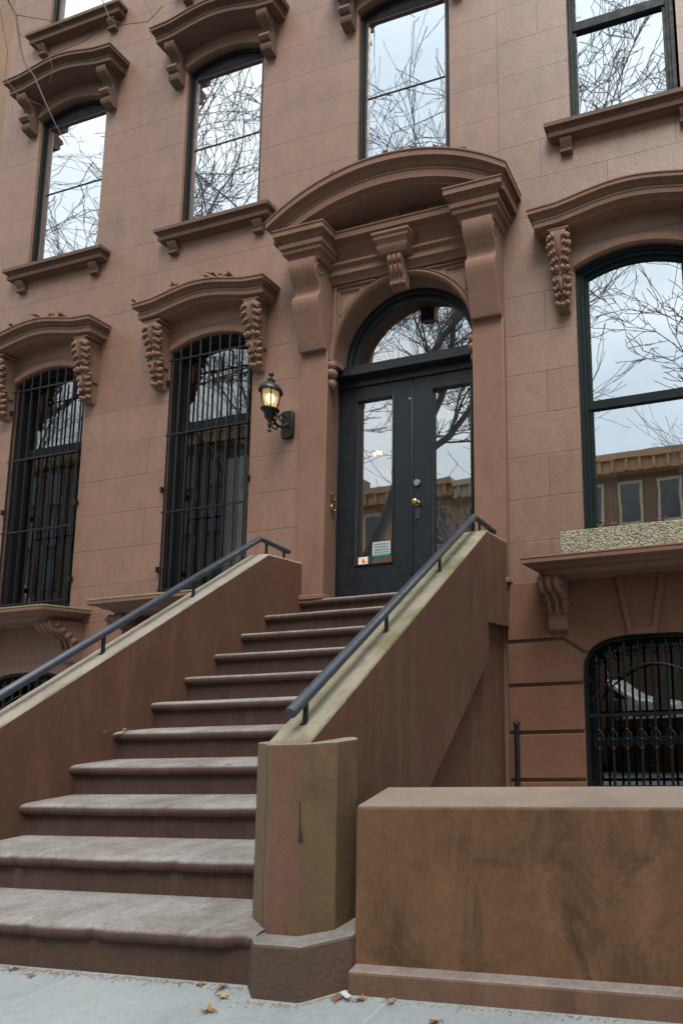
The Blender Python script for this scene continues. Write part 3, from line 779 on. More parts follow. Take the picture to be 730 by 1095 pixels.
# brass ornament beside the door
bo = empty('brass_number', (-.845, .10, 3.05), 'small curled brass house numerals beside the left door leaf', 'house number')
bm = B()
yb_ = .09; xb_ = -.836
tube(bm, [(xb_ - .0, yb_ - .05, 3.22), (xb_, yb_ - .02, 3.245), (xb_, yb_ + .01, 3.225), (xb_, yb_, 3.19), (xb_, yb_ - .05, 3.155), (xb_, yb_ + .02, 3.155)], .009, 8)
tube(bm, [(xb_, yb_ + .02, 3.13), (xb_, yb_ - .03, 3.125), (xb_, yb_ - .045, 3.09), (xb_, yb_ - .03, 3.055), (xb_, yb_ + .01, 3.06), (xb_, yb_ + .015, 3.09), (xb_, yb_ - .03, 3.10)], .009, 8)
obj('numeral', bm, 'brass', bo, smooth=60)
# hall behind the door
bm = B(); box(bm, -.95, .95, 2.6, 2.7, 2.1, 5.6); box(bm, -1.0, -.95, .4, 2.6, 2.1, 5.6); box(bm, .95, 1.0, .4, 2.6, 2.1, 5.6)
hall = obj('hallway', bm, 'roomw', houseL, smooth=0)
for xa_, xb_, zz_ in ((-.84, -.80, 3.5), (-.70, -.60, 3.4)):
    bm = B(); box(bm, xa_, xb_, 1.3, 1.34, 2.2, zz_); obj('hall_panel', bm, 'curtain', hall)
for k in range(3):
    bm = B(); blob(bm, (-.885 + k * .04, .80, 3.97 + .015 * (k % 2)), (.018, .018, .028)); obj('hall_lamp', bm, 'chand', hall)
# threshold / landing step 11
# ------------------------------------------------------------------ stoop
stoop = empty('stoop', (-.07, -1.4, 0), 'high brown stone stoop with worn pale treads climbing between sloped cheek walls', 'stoop')
def splay(y): return .92 + (-.478 - y) * .1122 if y < -.478 else .92
def zstep(i): return .019 + .19 * i
def ystep(i): return -2.944 + .244 * i
ynose = {1: -2.80, 2: -2.50}
for i in range(1, 12):
    z = zstep(i) if i < 11 else 2.115
    y = ynose.get(i, ystep(i)) if i < 11 else -.10
    yb = (ynose.get(i + 1, ystep(i + 1)) if i < 10 else (-.10 if i == 10 else .30)) + .04
    zb = zstep(i - 1) if i > 1 else -.05
    xl = -1.075; xr = splay(y) + .01
    if i == 1: xr = 1.205; 
    if i == 2: xr = splay(y) + .01
    if i == 11: xl, xr = -1.142, 1.142
    bm = B()
    nx = 150; rs = random.Random(i * 5)
    # cross-section: rounded worn nosing with an overhang above the riser
    sec = [(.042, -1), (.040, -.062), (.012, -.058), (.0, -.04), (.0, -.022), (.010, -.007), (.030, .0), (.10, .003), ('b', .004)]
    amp = {1: .0045, 2: .0035, 3: .002}.get(i, .0012)
    chips = [(rs.uniform(xl, xr), rs.uniform(.010, .05), rs.uniform(.003, .009) * (1.8 if i < 3 else 1)) for _ in range({1: 16, 2: 14, 3: 8}.get(i, 4))]
    V = []
    ph = [rs.uniform(0, 6) for _ in range(5)]
    for k in range(nx + 1):
        x = xl + (xr - xl) * k / nx
        j = amp * (math.sin(x * 5 + ph[0]) * .4 + math.sin(x * 13 + ph[1]) * .4 + math.sin(x * 31 + ph[2]) * .4 + rs.uniform(-.5, .5)) + sum(dp * max(0, 1 - abs(x - cx_c) / cw) ** .6 for cx_c, cw, dp in chips)
        jz = amp * .35 * (math.sin(x * 9 + ph[3]) + rs.uniform(-.8, .8))
        row = []
        sag = -.006 * math.cos((x - (xl + xr) / 2) / (xr - xl) * PI) if i < 10 else 0
        if i == 1: jx = .035 * max(0, (.2 - x)) ** 1.2
        else: jx = 0
        for q, (dy, dz) in enumerate(sec):
            if dz == -1: row.append(bm.verts.new((x, y + .042 + jx * 0, zb - .02)))
            elif dy == 'b': row.append(bm.verts.new((x, yb, z + .004)))
            else:
                f = 1 if 2 <= q <= 6 else 0
                row.append(bm.verts.new((x, y + dy + (j * f), z + dz + (sag + jz if q >= 2 and q < 8 else 0))))
        V.append(row)
    for a, b in zip(V, V[1:]):
        for k in range(len(a) - 1): bm.faces.new((a[k], a[k + 1], b[k + 1], b[k]))
    for e in (V[0], V[-1]):
        c = e + [bm.verts.new((e[0].co.x, yb, zb - .02))]
        bm.faces.new(c)
    obj('step', bm, 'riser' if i < 11 else 'riser', stoop, smooth=50)
# left cheek wall
def cheek(pts_in, xin, xout, name='cheek_wall'): ...
zf = 2.49; yF = -.478
def cheekwall(xa0, xb0, xa1, xb1, yend, zend, side, cop):
    """xa inner, xb outer; 0 = at the door, 1 = at the street end"""
    bm = B()
    top = [(0.0, zf), (yF, zf), (yend, zend)]; bot = [(yend, -.05), (0.0, -.05)]
    def X(y, o):
        t = min(1, max(0, (yF - y) / (yF - yend))); return (xa0 + (xa1 - xa0) * t) if not o else (xb0 + (xb1 - xb0) * t)
    poly = [(0.0, zf), (yF, zf), (yend, zend), (yend, zend - 1.0 if side < 0 else zend - 1.0), (-2.0, .25), (-.45, 1.40), (-.45, 1.715), (0.0, 1.715)]
    if side < 0: poly = [(0.0, zf), (yF, zf), (yend, zend), (yend, -.05), (0.0, -.05)]
    else: poly = [(0.0, zf), (yF, zf), (yend, zend), (yend, -.05), (-2.40, -.05), (yF, 1.40), (yF, 1.71), (0.0, 1.71)]
    A = [bm.verts.new((X(y, 0), y, z)) for y, z in poly]; Bv = [bm.verts.new((X(y, 1), y, z)) for y, z in poly]
    n = len(poly)
    for i in range(n): bm.faces.new((A[i], A[(i + 1) % n], Bv[(i + 1) % n], Bv[i]))
    parts_ = ([1, 2, 3, 4, 5, 6], [0, 1, 6, 7]) if side > 0 else (range(n),)
    for q in parts_:
        bm.faces.new([A[k] for k in q]); bm.faces.new([Bv[k] for k in q][::-1])
    w = obj('cheek_wall', bm, 'cheek', stoop, bev=.006, smooth=0)
    # coping skin
    bm = B(); t0, t1 = .0015, .014
    cp = [(0.0, zf), (yF, zf), (yend - .0, zend)]
    nseg = 60; rs = random.Random(side + 9); rows = []
    ys = [0.0, yF * .5, yF - .001] + [yF + (yend - yF) * k / nseg for k in range(1, nseg + 1)]
    for y in ys:
        z = zf if y >= yF - .0005 else zf + (zend - zf) * (y - yF) / (yend - yF)
        a, b = X(y, 0), X(y, 1)
        j1, j2 = rs.uniform(-.006, .004), rs.uniform(-.006, .004)
        if a > b: a, b = b, a
        rows.append([bm.verts.new(p) for p in ((a + .001, y, z - .004), (a + .006 + j1 * .5, y, z + t1 * .7), (a + (b - a) * .5, y, z + t1 + rs.uniform(-.003, .003)), (b - .006 + j2 * .5, y, z + t1 * .7), (b - .001, y, z - .004))])
    for a, b in zip(rows, rows[1:]):
        for k in range(4): bm.faces.new((a[k], a[k + 1], b[k + 1], b[k]))
    bm.faces.new(rows[-1]); bm.faces.new(rows[0][::-1])
    obj('coping', bm, cop, w, smooth=60)
    return w
cheekwall(-1.065, -1.285, -1.065, -1.285, -2.60, .84, -1, 'coping_l')
cheekwall(.92, 1.137, 1.175, 1.385, -2.73, .948, 1, 'coping')
bm = B(); prism(bm, [(0.0, -.05), (-2.45, -.05), (-2.45, .25), (-.55, 1.62), (-.3, 1.85), (0.0, 1.85)], .95, 1.055, 'x')
obj('base_wall', bm, 'cheek', stoop, smooth=0)
bm = B(); prism(bm, [(0.0, -.05), (-2.5, -.05), (-2.3, .2), (-.5, 1.6), (0.0, 2.0)], -1.06, .9, 'x'); obj('stair_core', bm, 'cheek', stoop, smooth=0)
# newels
def newel(pts_b, pts_t, plinth, mirror=False):
    sg = lambda p: (-.14 - p[0] if mirror else p[0], p[1])
    bm = B(); prism(bm, [sg(p) for p in pts_b], .0, 1.0, 'z')
    for v in bm.verts: v.co.z = .19 if v.co.z < .5 else .948
    # subdivide for chipped look near the base
    bm.normal_update()
    bmesh.ops.recalc_face_normals(bm, faces=bm.faces[:])
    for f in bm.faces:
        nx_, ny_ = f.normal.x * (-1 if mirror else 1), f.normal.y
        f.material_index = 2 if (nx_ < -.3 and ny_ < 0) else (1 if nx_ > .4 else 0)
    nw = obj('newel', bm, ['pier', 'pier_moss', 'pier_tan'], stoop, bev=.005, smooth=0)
    bm = B(); prism(bm, [sg(p) for p in plinth], -.05, .2, 'z'); obj('plinth', bm, 'plinth', nw, bev=.012, smooth=0)
    bm = B(); prism(bm, [sg((p[0] * 1.0, p[1])) for p in pts_t], .947, .9535, 'z'); obj('newel_cap', bm, 'coping', nw, bev=.004, smooth=0)
PB = [(1.045, -2.645), (1.228, -2.757), (1.383, -2.763), (1.492, -2.69), (1.492, -2.56), (1.40, -2.46), (1.15, -2.44), (1.045, -2.53)]
PL = [(1.135, -2.75), (1.25, -2.842), (1.468, -2.845), (1.60, -2.722), (1.60, -2.53), (1.46, -2.38), (1.1, -2.36), (.99, -2.58)]
newel(PB, [(p[0], p[1]) for p in PB], PL); newel(PB, PB, PL, True)
bm = B(); prism(bm, [(1.378, .72), (1.381, .72), (1.382, .64), (1.388, .60), (1.392, .565), (1.374, .562), (1.378, .60), (1.379, .64)], -2.7665, -2.755, 'y'); obj('crack', bm, 'room', stoop, smooth=0)

# ------------------------------------------------------------------ handrails
def handrail(path, posts, label):
    r = empty('handrail', (path[0][0], path[0][1], 0), label, 'handrail', 'handrails on the stoop cheek walls')
    bm = B(); tube(bm, path, .026, 16); obj('rail', bm, 'rail', r, smooth=50)
    for x, y, z0, z1 in posts:
        bm = B(); tube(bm, [(x, y, z0), (x, y, z1)], .0115, 10); lathe(bm, (x, y, z0), [(.022, 0), (.022, .006), (.012, .012)], 12)
        obj('post', bm, 'iron', r, smooth=50)
def zc(y): return zf + (.948 - zf) * (y - yF) / (-2.73 - yF) if y < yF else zf
def xc(y): return 1.028 + max(0, (yF - y)) * .1122
pr_ = [(xc(-2.72), -2.72, zc(-2.72) + .125), (xc(-.49), -.49, zf + .135), (1.035, -.12, zf + .10)]
handrail(pr_, [(xc(y), y, zc(y), zc(y) + .115) for y in (-2.62, -1.93, -1.20)] + [(1.03, -.40, zf, zf + .115), (1.033, -.17, zf, zf + .09)], 'slate grey handrail on the mossy right cheek wall of the stoop')
def zl(y): return zf + (.84 - zf) * (y - yF) / (-2.60 - yF) if y < yF else zf
handrail([(-1.17, -2.55, zl(-2.55) + .15), (-1.17, -.475, zf + .165), (-1.17, -.13, zf + .115)], [(-1.17, y, zl(y), zl(y) + .14) for y in (-2.4, -1.745, -1.105)] + [(-1.17, -.40, zf, zf + .14), (-1.17, -.19, zf, zf + .11)], 'slate grey handrail on the pale left cheek wall in front of the barred windows')

# ------------------------------------------------------------------ garden wall
gw = empty('garden_wall', (3, -2.5, 0), 'low stained brown garden wall with pale flat top at the pavement edge', 'wall')
def slab(bm, pf, z0, z1): prism(bm, pf, z0, z1, 'z')
bm = B(); prism(bm, [(1.597, -2.705), (6.0, -2.705), (6.0, -2.29), (1.455, -2.29)], .06, .688, 'z'); obj('wall_body', bm, 'garden', gw, bev=.008, smooth=0)
bm = B(); prism(bm, [(1.601, -2.700), (6.0, -2.700), (6.0, -2.29), (1.457, -2.29)], .684, .694, 'z'); obj('coping', bm, 'gcap', gw, bev=.003, smooth=0)
for o in bpy.data.objects:
    pass
bm = B(); prism(bm, [(1.612, -2.765), (6.0, -2.765), (6.0, -2.25), (1.50, -2.25)], -.05, .085, 'z'); obj('plinth', bm, 'gplinth', gw, bev=.01, smooth=0)

# metal post by the basement window
mp = empty('metal_post', (1.20, -.06, 0), 'thin black capped metal post rising behind the garden wall', 'post')
bm = B(); tube(bm, [(1.205, -.09, 0), (1.205, -.09, .83)], .021, 12); lathe(bm, (1.205, -.09, .83), [(.021, 0), (.03, .006), (.03, .02), (.012, .035)], 12); obj('pipe', bm, 'iron', mp, smooth=50)

# ------------------------------------------------------------------ wall lamp
wl = empty('wall_lamp', (-1.33, 0, 4.05), 'black lantern wall lamp lit warm beside the left door pilaster', 'lamp')
bm = B(); lx, ly = -1.33, -.25
pl = [(-.055, -.16), (.055, -.16), (.07, -.13), (.07, .11), (.055, .14), (-.055, .14), (-.07, .11), (-.07, -.13)]
prism(bm, [(lx + a, 4.03 + b) for a, b in pl], -.035, -.002, 'y'); obj('backplate', bm, 'iron', wl, bev=.006)
bm = B(); tube(bm, [(lx, -.03, 4.02), (lx, -.09, 3.96), (lx, -.16, 3.95), (lx, -.21, 3.99), (lx, ly, 4.06)], [.016, .014, .014, .014, .018], 8)
tube(bm, [(lx, -.05, 4.08), (lx, -.10, 4.10), (lx, -.14, 4.06), (lx, -.12, 4.02), (lx, -.09, 4.03)], .009, 7)
tube(bm, [(lx, -.14, 3.95), (lx, -.17, 3.90), (lx, -.21, 3.90), (lx, -.22, 3.94), (lx, -.19, 3.95)], .009, 7)
for sx in (-1, 1): tube(bm, [(lx, -.2, 3.98), (lx + sx * .05, -.22, 3.98), (lx + sx * .07, -.24, 4.02), (lx + sx * .05, -.25, 4.06)], .008, 7)
lathe(bm, (lx, ly, 3.83), [(.004, 0), (.018, .02), (.008, .045), (.02, .07), (.014, .10), (.02, .13), (.035, .17), (.06, .215), (.085, .238), (.085, .25), (.02, .255)], 12)
obj('arm', bm, 'iron', wl, smooth=45)
bm = B(); g = [(.058, 4.085), (.072, 4.12), (.084, 4.18), (.089, 4.24), (.089, 4.27)]
for k in range(6):
    a = 2 * PI * k / 6 + .3; tube(bm, [(lx + math.cos(a) * r * 1.02, ly + math.sin(a) * r * 1.02, z) for r, z in g], .0065, 6)
lathe(bm, (lx, ly, 4.27), [(.108, -.01), (.112, .0), (.102, .03), (.075, .065), (.045, .09), (.03, .095), (.035, .125), (.02, .14), (.012, .16), (.024, .185), (.016, .21), (.004, .225)], 12)
obj('lantern_frame', bm, 'iron', wl, smooth=40)
bm = B(); lathe(bm, (lx, ly, 0), [(r * .96, z) for r, z in g], 12); obj('lantern_glass', bm, 'lampglass', wl, smooth=60)
bm = B(); blob(bm, (lx, ly, 4.19), (.026, .026, .05), sub=3); obj('bulb', bm, 'bulb', wl)
pt = bpy.data.lights.new('lamp_light', 'POINT'); pt.energy = 1.0; pt.color = (1, .62, .3); pt.shadow_soft_size = .05
lo = bpy.data.objects.new('lamp_light', pt); COL.objects.link(lo); lo.parent = wl; lo.location = (0, -.25, .12 + .16)

# ------------------------------------------------------------------ planter and dry plants
pb = empty('planter_box', (2.5, -.25, 2.24), 'long pebble-faced stone planter box on the ledge of the right window', 'planter')
bm = B(); o_ = [(1.745, -.36), (3.15, -.36), (3.15, -.12), (1.745, -.12)]; i_ = offset_poly(o_, .03)
A = [bm.verts.new((x, y, 2.24)) for x, y in o_]; Bt = [bm.verts.new((x, y, 2.455)) for x, y in o_]; Ct = [bm.verts.new((x, y, 2.455)) for x, y in i_]; Dt = [bm.verts.new((x, y, 2.40)) for x, y in i_]
for P_, Q_ in ((A, Bt), (Bt, Ct), (Ct, Dt)):
    for i in range(4): bm.faces.new((P_[i], P_[(i + 1) % 4], Q_[(i + 1) % 4], Q_[i]))
bm.faces.new(A[::-1]); bm.faces.new(Dt)
obj('box', bm, 'pebble', pb, bev=.006, smooth=0)
def dryplant(x, label, n=26, w=.09):
    r = random.Random(int(x * 100)); p = empty('dry_plant', (x, -.24, 2.40), label, 'plant', 'dead plants in the stone planter')
    bm = B()
    for k in range(6): 
        q = Vector((x + r.uniform(-w, w) * .5, -.24 + r.uniform(-.05, .05), 2.40)); e = q + Vector((r.uniform(-.05, .05), r.uniform(-.05, .03), r.uniform(.06, .13))); tube(bm, [q, (q + e) / 2 + Vector((.01, 0, .01)), e], .0025, 5)
    obj('stem', bm, 'twig', p)
    bm = B()
    for k in range(n): blob(bm, (x + r.gauss(0, w * .5), -.24 + r.gauss(0, .04), 2.47 + abs(r.gauss(0, .025))), (r.uniform(.008, .02), r.uniform(.008, .02), r.uniform(.006, .013)), (r.random() * 3, r.random() * 3, 0), 1)
    obj('dead_flower', bm, 'deadplant', p)
M['deadplant'] = stone('dried_plant', (.16, .07, .055), vary=.4)
dryplant(2.14, 'larger clump of dried maroon flower heads in the planter, left one'); dryplant(2.60, 'small dried maroon sprig in the planter, right one', 12, .06)

# ------------------------------------------------------------------ leaves and litter
def leaf(pos, size, rz, m, label, group, tilt=0.25, seed=0):
    size *= .62 if pos[2] < .01 else 1.1
    r = random.Random(seed); bm = B(); n = 15; c = bm.verts.new((0, 0, .004 + size * .05)); vs = []
    for k in range(n):
        a = 2 * PI * k / n; rr = size * (.5 + .26 * math.cos(5 * a) + r.uniform(-.08, .08)) * (1.15 if math.cos(a) > 0 else .9)
        vs.append(bm.verts.new((rr * math.cos(a) * 1.2, rr * math.sin(a) * .8, size * (.12 + .32 * abs(math.sin(a)) ** 2 + r.uniform(-.06, .12)))))
    for k in range(n): bm.faces.new((c, vs[k], vs[(k + 1) % n]))
    tube(bm, [(-size * .3, 0, .01), (-size * .8, size * .1, .012), (-size * 1.05, size * .16, .004)], .0016, 4)
    me = bpy.data.meshes.new('leaf'); bmesh.ops.recalc_face_normals(bm, faces=bm.faces[:]); bm.to_mesh(me); bm.free(); me.materials.append(M[m])
    o = bpy.data.objects.new('dry_leaf', me); COL.objects.link(o); o.location = pos; o.rotation_euler = (r.uniform(-tilt, tilt), r.uniform(-tilt, tilt), rz)
    me.shade_smooth()
    tag(o, label, 'leaf', group)
M['leaf2'] = stone('dry_leaf_pale', (.52, .36, .22), vary=.35); M['leaf3'] = stone('dry_leaf_rust', (.28, .14, .075), vary=.35)
gl = 'dry leaves on the pavement'
leafs = [((1.13, -2.86, .002), .055, 'leaf2', 'tan dry leaf at the foot of step one beside the newel plinth'),
         ((1.07, -2.80, .002), .05, 'leaf3', 'rust leaf in the corner under the bottom step, left of the plinth'),
         ((1.17, -2.95, .002), .06, 'leaf', 'brown leaf lying farthest out in front of the left plinth corner'),
         ((1.60, -2.80, .002), .06, 'leaf3', 'curled rust leaf between the newel plinth and the garden wall'),
         ((1.70, -2.80, .002), .05, 'leaf', 'small brown leaf at the left foot of the garden wall'),
         ((1.82, -2.80, .002), .065, 'leaf2', 'large orange-tan leaf lying against the garden wall plinth'),
         ((2.06, -2.90, .002), .05, 'leaf3', 'reddish leaf cut by the bottom edge of the photo'),
         ((.95, -2.79, .002), .045, 'leaf', 'small brown leaf under the bottom step near its right end'),
         ((-.05, -2.80, .002), .05, 'leaf2', 'straw coloured leaf at the far left foot of the bottom step'),
         ((.10, -2.83, .002), .05, 'leaf', 'brown leaf second from left along the bottom step')]
for k, (p, s_, m, l) in enumerate(leafs): leaf(p, s_, k * 1.7, m, l, gl, seed=k)
gl2 = 'dry leaves caught on the window hoods and door hood'
q = 0
for cx, spots, nm in ((W1, [(-.35, 'a'), (.05, 'b'), (.28, 'c'), (.45, 'd')], 'left parlour window hood'), (W2, [(-.86, 'a'), (-.3, 'b'), (.12, 'c'), (.22, 'd'), (.34, 'e'), (.44, 'f')], 'hood of the barred window nearest the lamp')):
    xs_, zs_ = hood_curve(cx, .885, 5.64, .11)
    order = ['leftmost', 'second from left', 'third from left', 'fourth from left', 'fifth from left', 'rightmost']
    for k, (dx, _) in enumerate(spots):
        x = cx + dx; z = min(zip(xs_, zs_), key=lambda t: abs(t[0] - x))[1]
        od = order[k] if k < len(spots) - 1 else 'rightmost'
        q += 1; leaf((x, -.222, z + .016), .062 if k % 2 else .05, q * 2.1, ('leaf2', 'leaf3', 'leaf')[q % 3], '%s dry leaf on the %s' % (od, nm), gl2, .5, 50 + q)
for k, x in enumerate((-.55, .05, .35, .6)):
    leaf((x, -.365, hz(x) + .01), .05, k, ('leaf2', 'leaf')[k % 2], '%s dry leaf on the curved door hood' % ('leftmost', 'second', 'third', 'rightmost')[k], gl2, .5, 90 + k)
leaf((-1.0, -1.76, .975), .05, 1, 'leaf2', 'yellowish leaf on the fifth step against the left cheek wall', 'dry leaves on the stoop', seed=31)
leaf((-.98, -1.70, .975), .04, 2, 'leaf', 'little brown leaf tucked behind the yellowish one on the fifth step', 'dry leaves on the stoop', seed=32)
# grit and crumbled leaf gathered along the foot of the step and the walls
bm = B(); rg = random.Random(5)
for k in range(900):
    t = rg.random()
    if t < .6: x = rg.uniform(-.6, 1.24); y = -2.775 - abs(rg.gauss(0, .018))
    elif t < .75: x = rg.uniform(1.22, 1.64); y = (-2.86 if x < 1.47 else -2.86 + (x - 1.47) * .9) - abs(rg.gauss(0, .015))
    else: x = rg.uniform(1.62, 3.3); y = -2.775 - abs(rg.gauss(0, .014))
    q_ = rg.uniform(.0015, .0055); blob(bm, (x, y, q_ * .4), (q_, q_ * rg.uniform(.4, 1), q_ * .5), (0, 0, rg.random() * 3), 1)
db = obj('grit', bm, 'gritm', smooth=0); tag(db, 'straw coloured grit and crumbled leaf along the foot of step and walls', 'debris', kind='stuff')
sc = empty('paper_scrap', (1.63, -2.83, 0), 'torn white paper scrap on the pavement between plinth and garden wall', 'litter')
bm = B(); prism(bm, [(1.60, -2.79), (1.655, -2.825), (1.665, -2.808), (1.61, -2.775)], .02, .022, 'z')
obj('paper', bm, 'paper', sc)

# ------------------------------------------------------------------ ground
def flat(name, x0, x1, y0, y1, z, m):
    bm = B(); box(bm, x0, x1, y0, y1, z - .3, z); o = obj(name, bm, m, smooth=0); o['kind'] = 'structure'; return o
flat('ground', -300, 300, -300, 300, -.45, 'conc')
flat('sidewalk', -60, 60, -7.0, .5, 0, 'flag')
flat('kerb', -60, 60, -7.16, -7.0, .004, 'conc')
flat('road', -60, 60, -15.0, -7.16, -.14, 'asphalt')
flat('kerb', -60, 60, -15.16, -15.0, .004, 'conc')
flat('sidewalk', -80, 60, -22, -15.16, 0, 'flag')

# ------------------------------------------------------------------ street behind the camera (seen in the glass)
M['brick_far'] = stone('far_rowhouse', (1.0, .66, .38), joints=(.4, 0, .4, 1.2))
M['far_trim'] = stone('far_trim', (.95, .78, .56)); M['far_brown'] = stone('far_brown', (.85, .5, .28))
M['dark_far'] = stone('far_sooty_brick', (.22, .17, .14))
M['glass_far'] = paint('far_window_glass', (.02, .022, .024), rough=.1, spec=.8)
hcol = ['brick_far', 'far_brown', 'brick_far', 'wall_l', 'far_brown', 'brick_far', 'wall_l']
NH = 13
for k in range(NH):
    x0 = -69 + k * 6.4; x1 = x0 + 6.36; H = (17.8, 18.4, 17.9, 18.6, 18.0, 18.3, 17.7, 12.9, 12.6, 12.4, 12.6, 12.3, 12.6)[k]; ci = k % 7
    h = empty('rowhouse', (x0 + 3.2, -22, 0), '%s rowhouse across the street, %s of thirteen from the left' % ('tall sooty brown' if k < 7 else ('tan', 'orange brown', 'tan', 'ochre', 'orange brown', 'tan', 'ochre')[ci], ('first', 'second', 'third', 'fourth', 'fifth', 'sixth', 'seventh', 'eighth', 'ninth', 'tenth', 'eleventh', 'twelfth', 'last')[k]), 'house', 'rowhouses across the street')
    bm = B(); box(bm, x0, x1, -32, -22, -.3, H); obj('wall', bm, hcol[ci] if k > 6 else 'dark_far', h, smooth=0)
    bm = B(); box(bm, x0, x1, -22, -21.4, H - .9, H - .3); box(bm, x0, x1, -22, -21.2, H - .3, H + .02)
    for j in range(9): box(bm, x0 + .3 + j * .7, x0 + .45 + j * .7, -21.4, -21.25, H - .9, H - .3)
    obj('cornice', bm, 'far_trim' if k % 2 else 'far_brown', h)
    for fl in range(int((H - .9) / 2.95)):
        for j in range(3):
            wx = x0 + 1.2 + j * 2.0; wz = H - 3.35 - fl * 2.9
            bm = B(); box(bm, wx - .62, wx + .62, -22, -21.9, wz - .12, wz + 2.1); w = obj('window', bm, 'far_trim' if k > 6 else 'dark_far', h, smooth=0)
            bm = B(); box(bm, wx - .48, wx + .48, -21.93, -21.88, wz, wz + 1.95); obj('pane', bm, 'glass_far', w, smooth=0)

def tree(base, height, label, seed, spread=1.0, lim=-4.95):
    r = random.Random(seed); t = empty('street_tree', base, label, 'tree', 'bare street trees along the kerb')
    bt = B(); bb = B(); cnt = [0]
    from collections import deque
    Q = deque([(Vector(base), Vector((0, 0, 1)), height * .27, .17, 0)])
    while Q and cnt[0] < (6000 if lim < 0 else 2600):
        p, d, L, rad, lvl = Q.popleft(); cnt[0] += 1
        n = 6 if lvl < 2 else 4; pts = [p]; rads = [rad]; q = p.copy(); dd = d.copy()
        for i in range(n):
            dd = (dd + Vector((r.gauss(0, .15), r.gauss(0, .15), r.gauss(0, .10) + (.05 if lvl else 0)))).normalized()
            if q.y > lim - .4 and dd.y > 0: dd.y = -abs(dd.y) * .5; dd.normalize()
            q = q + dd * (L / n); pts.append(q.copy()); rads.append(rad * (1 - .34 * (i + 1) / n))
        tube(bt if lvl == 0 else bb, pts, [max(.008, r_) for r_ in rads], 8 if lvl < 2 else (5 if lvl < 3 else 3), False)
        if lvl >= 9 or rads[-1] < .0022: continue
        for j in range(3 if lvl == 0 else 2):
            sp_ = .42 if lvl else .6
            nd_ = (dd + Vector((r.gauss(0, sp_), r.gauss(0, sp_), r.gauss(.05, .2))) * spread).normalized()
            Q.append((q, nd_, L * r.uniform(.68, .88), rads[-1] * r.uniform(.62, .82), lvl + 1))
        if lvl >= 1:
            for j in range(4 if lvl < 5 else 3):
                m_ = r.randrange(1, n); nd_ = (dd + Vector((r.gauss(0, .7), r.gauss(0, .7), r.gauss(.1, .4)))).normalized()
                Q.append((pts[m_], nd_, L * r.uniform(.35, .6), rads[m_] * .42, lvl + 2))
    obj('trunk', bt, 'bark', t, smooth=60); obj('branches', bb, 'bark', t, smooth=60)
    return t
for k, (b, h, l) in enumerate([((-15.5, -7.6 + .9, 0), 25, 'bare tree on the near kerb, farthest left'), ((-9.6, -6.6, 0), 25, 'bare tree on the near kerb in front of the barred windows'),
                               ((-4.2, -7.4 + .8, 0), 24, 'bare tree on the near kerb opposite the stoop'), ((1.4, -6.7, 0), 22, 'bare tree on the near kerb close behind the viewer'), ((8, -6.6, 0), 17, 'bare tree on the near kerb, farthest right')]):
    tree(b, h, l, 11 + k * 7)
for k, (b, l) in enumerate([((-8, -16.2, 0), 'bare tree on the far kerb, left one'), ((-1.5, -16.3, 0), 'bare tree on the far kerb, middle one'), ((4.5, -16.2, 0), 'bare tree on the far kerb, right one')]):
    tree(b, 14, l, 91 + k, lim=99)

# twigs of a neighbouring tree hanging into view at the upper left
tw = empty('tree_branch', (-5.2, -5.2, 9.0), 'thin bare twigs hanging in front of the upper left windows', 'branch')
bm = B()
def chain(pts, r0, r1):
    n = len(pts); tube(bm, pts, [(r0 + (r1 - r0) * i / (n - 1)) * .8 for i in range(n)], 6)
chain([(-5.6, -5.0, 10.4), (-5.1, -3.4, 9.9), (-4.55, -1.9, 9.35), (-4.17, -1.02, 8.89), (-4.05, -1.0, 8.66), (-3.99, -1.0, 8.42), (-3.93, -1.0, 8.20), (-3.84, -1.0, 7.98), (-3.70, -1.0, 7.80), (-3.50, -1.0, 7.42), (-3.33, -1.0, 7.11), (-3.22, -.95, 6.9)], .02, .004)
chain([(-4.55, -1.9, 9.35), (-4.45, -1.3, 8.95), (-4.31, -1.0, 8.84), (-4.2, -.96, 8.30), (-4.12, -1, 7.90), (-3.9, -1, 7.62), (-3.55, -1, 7.40)], .006, .003)
chain([(-4.04, -1.0, 8.66), (-3.8, -1.02, 8.52), (-3.5, -1.0, 8.40), (-3.25, -1.0, 8.22)], .005, .002)
chain([(-4.55, -1.9, 9.5), (-3.8, -1.3, 9.1), (-3.1, -1.0, 8.75), (-2.82, -1.0, 8.41), (-2.7, -1.0, 8.14), (-2.5, -1.0, 8.02), (-2.2, -1.0, 7.95), (-1.95, -1.05, 7.98)], .008, .0025)
chain([(-3.1, -1.0, 8.75), (-2.5, -1.1, 8.5), (-2.25, -1.0, 8.2), (-2.12, -1.0, 7.95), (-2.15, -1.0, 7.75)], .005, .002)
chain([(-2.7, -1.0, 8.14), (-3.0, -1.0, 8.0), (-3.4, -1.0, 7.98), (-3.7, -1.0, 8.0)], .004, .002)
chain([(-4.0, -1.0, 8.42), (-3.7, -.9, 8.2), (-3.6, -.9, 7.95), (-3.65, -.9, 7.8)], .004, .002)
obj('twig', bm, 'twig', tw, smooth=60)

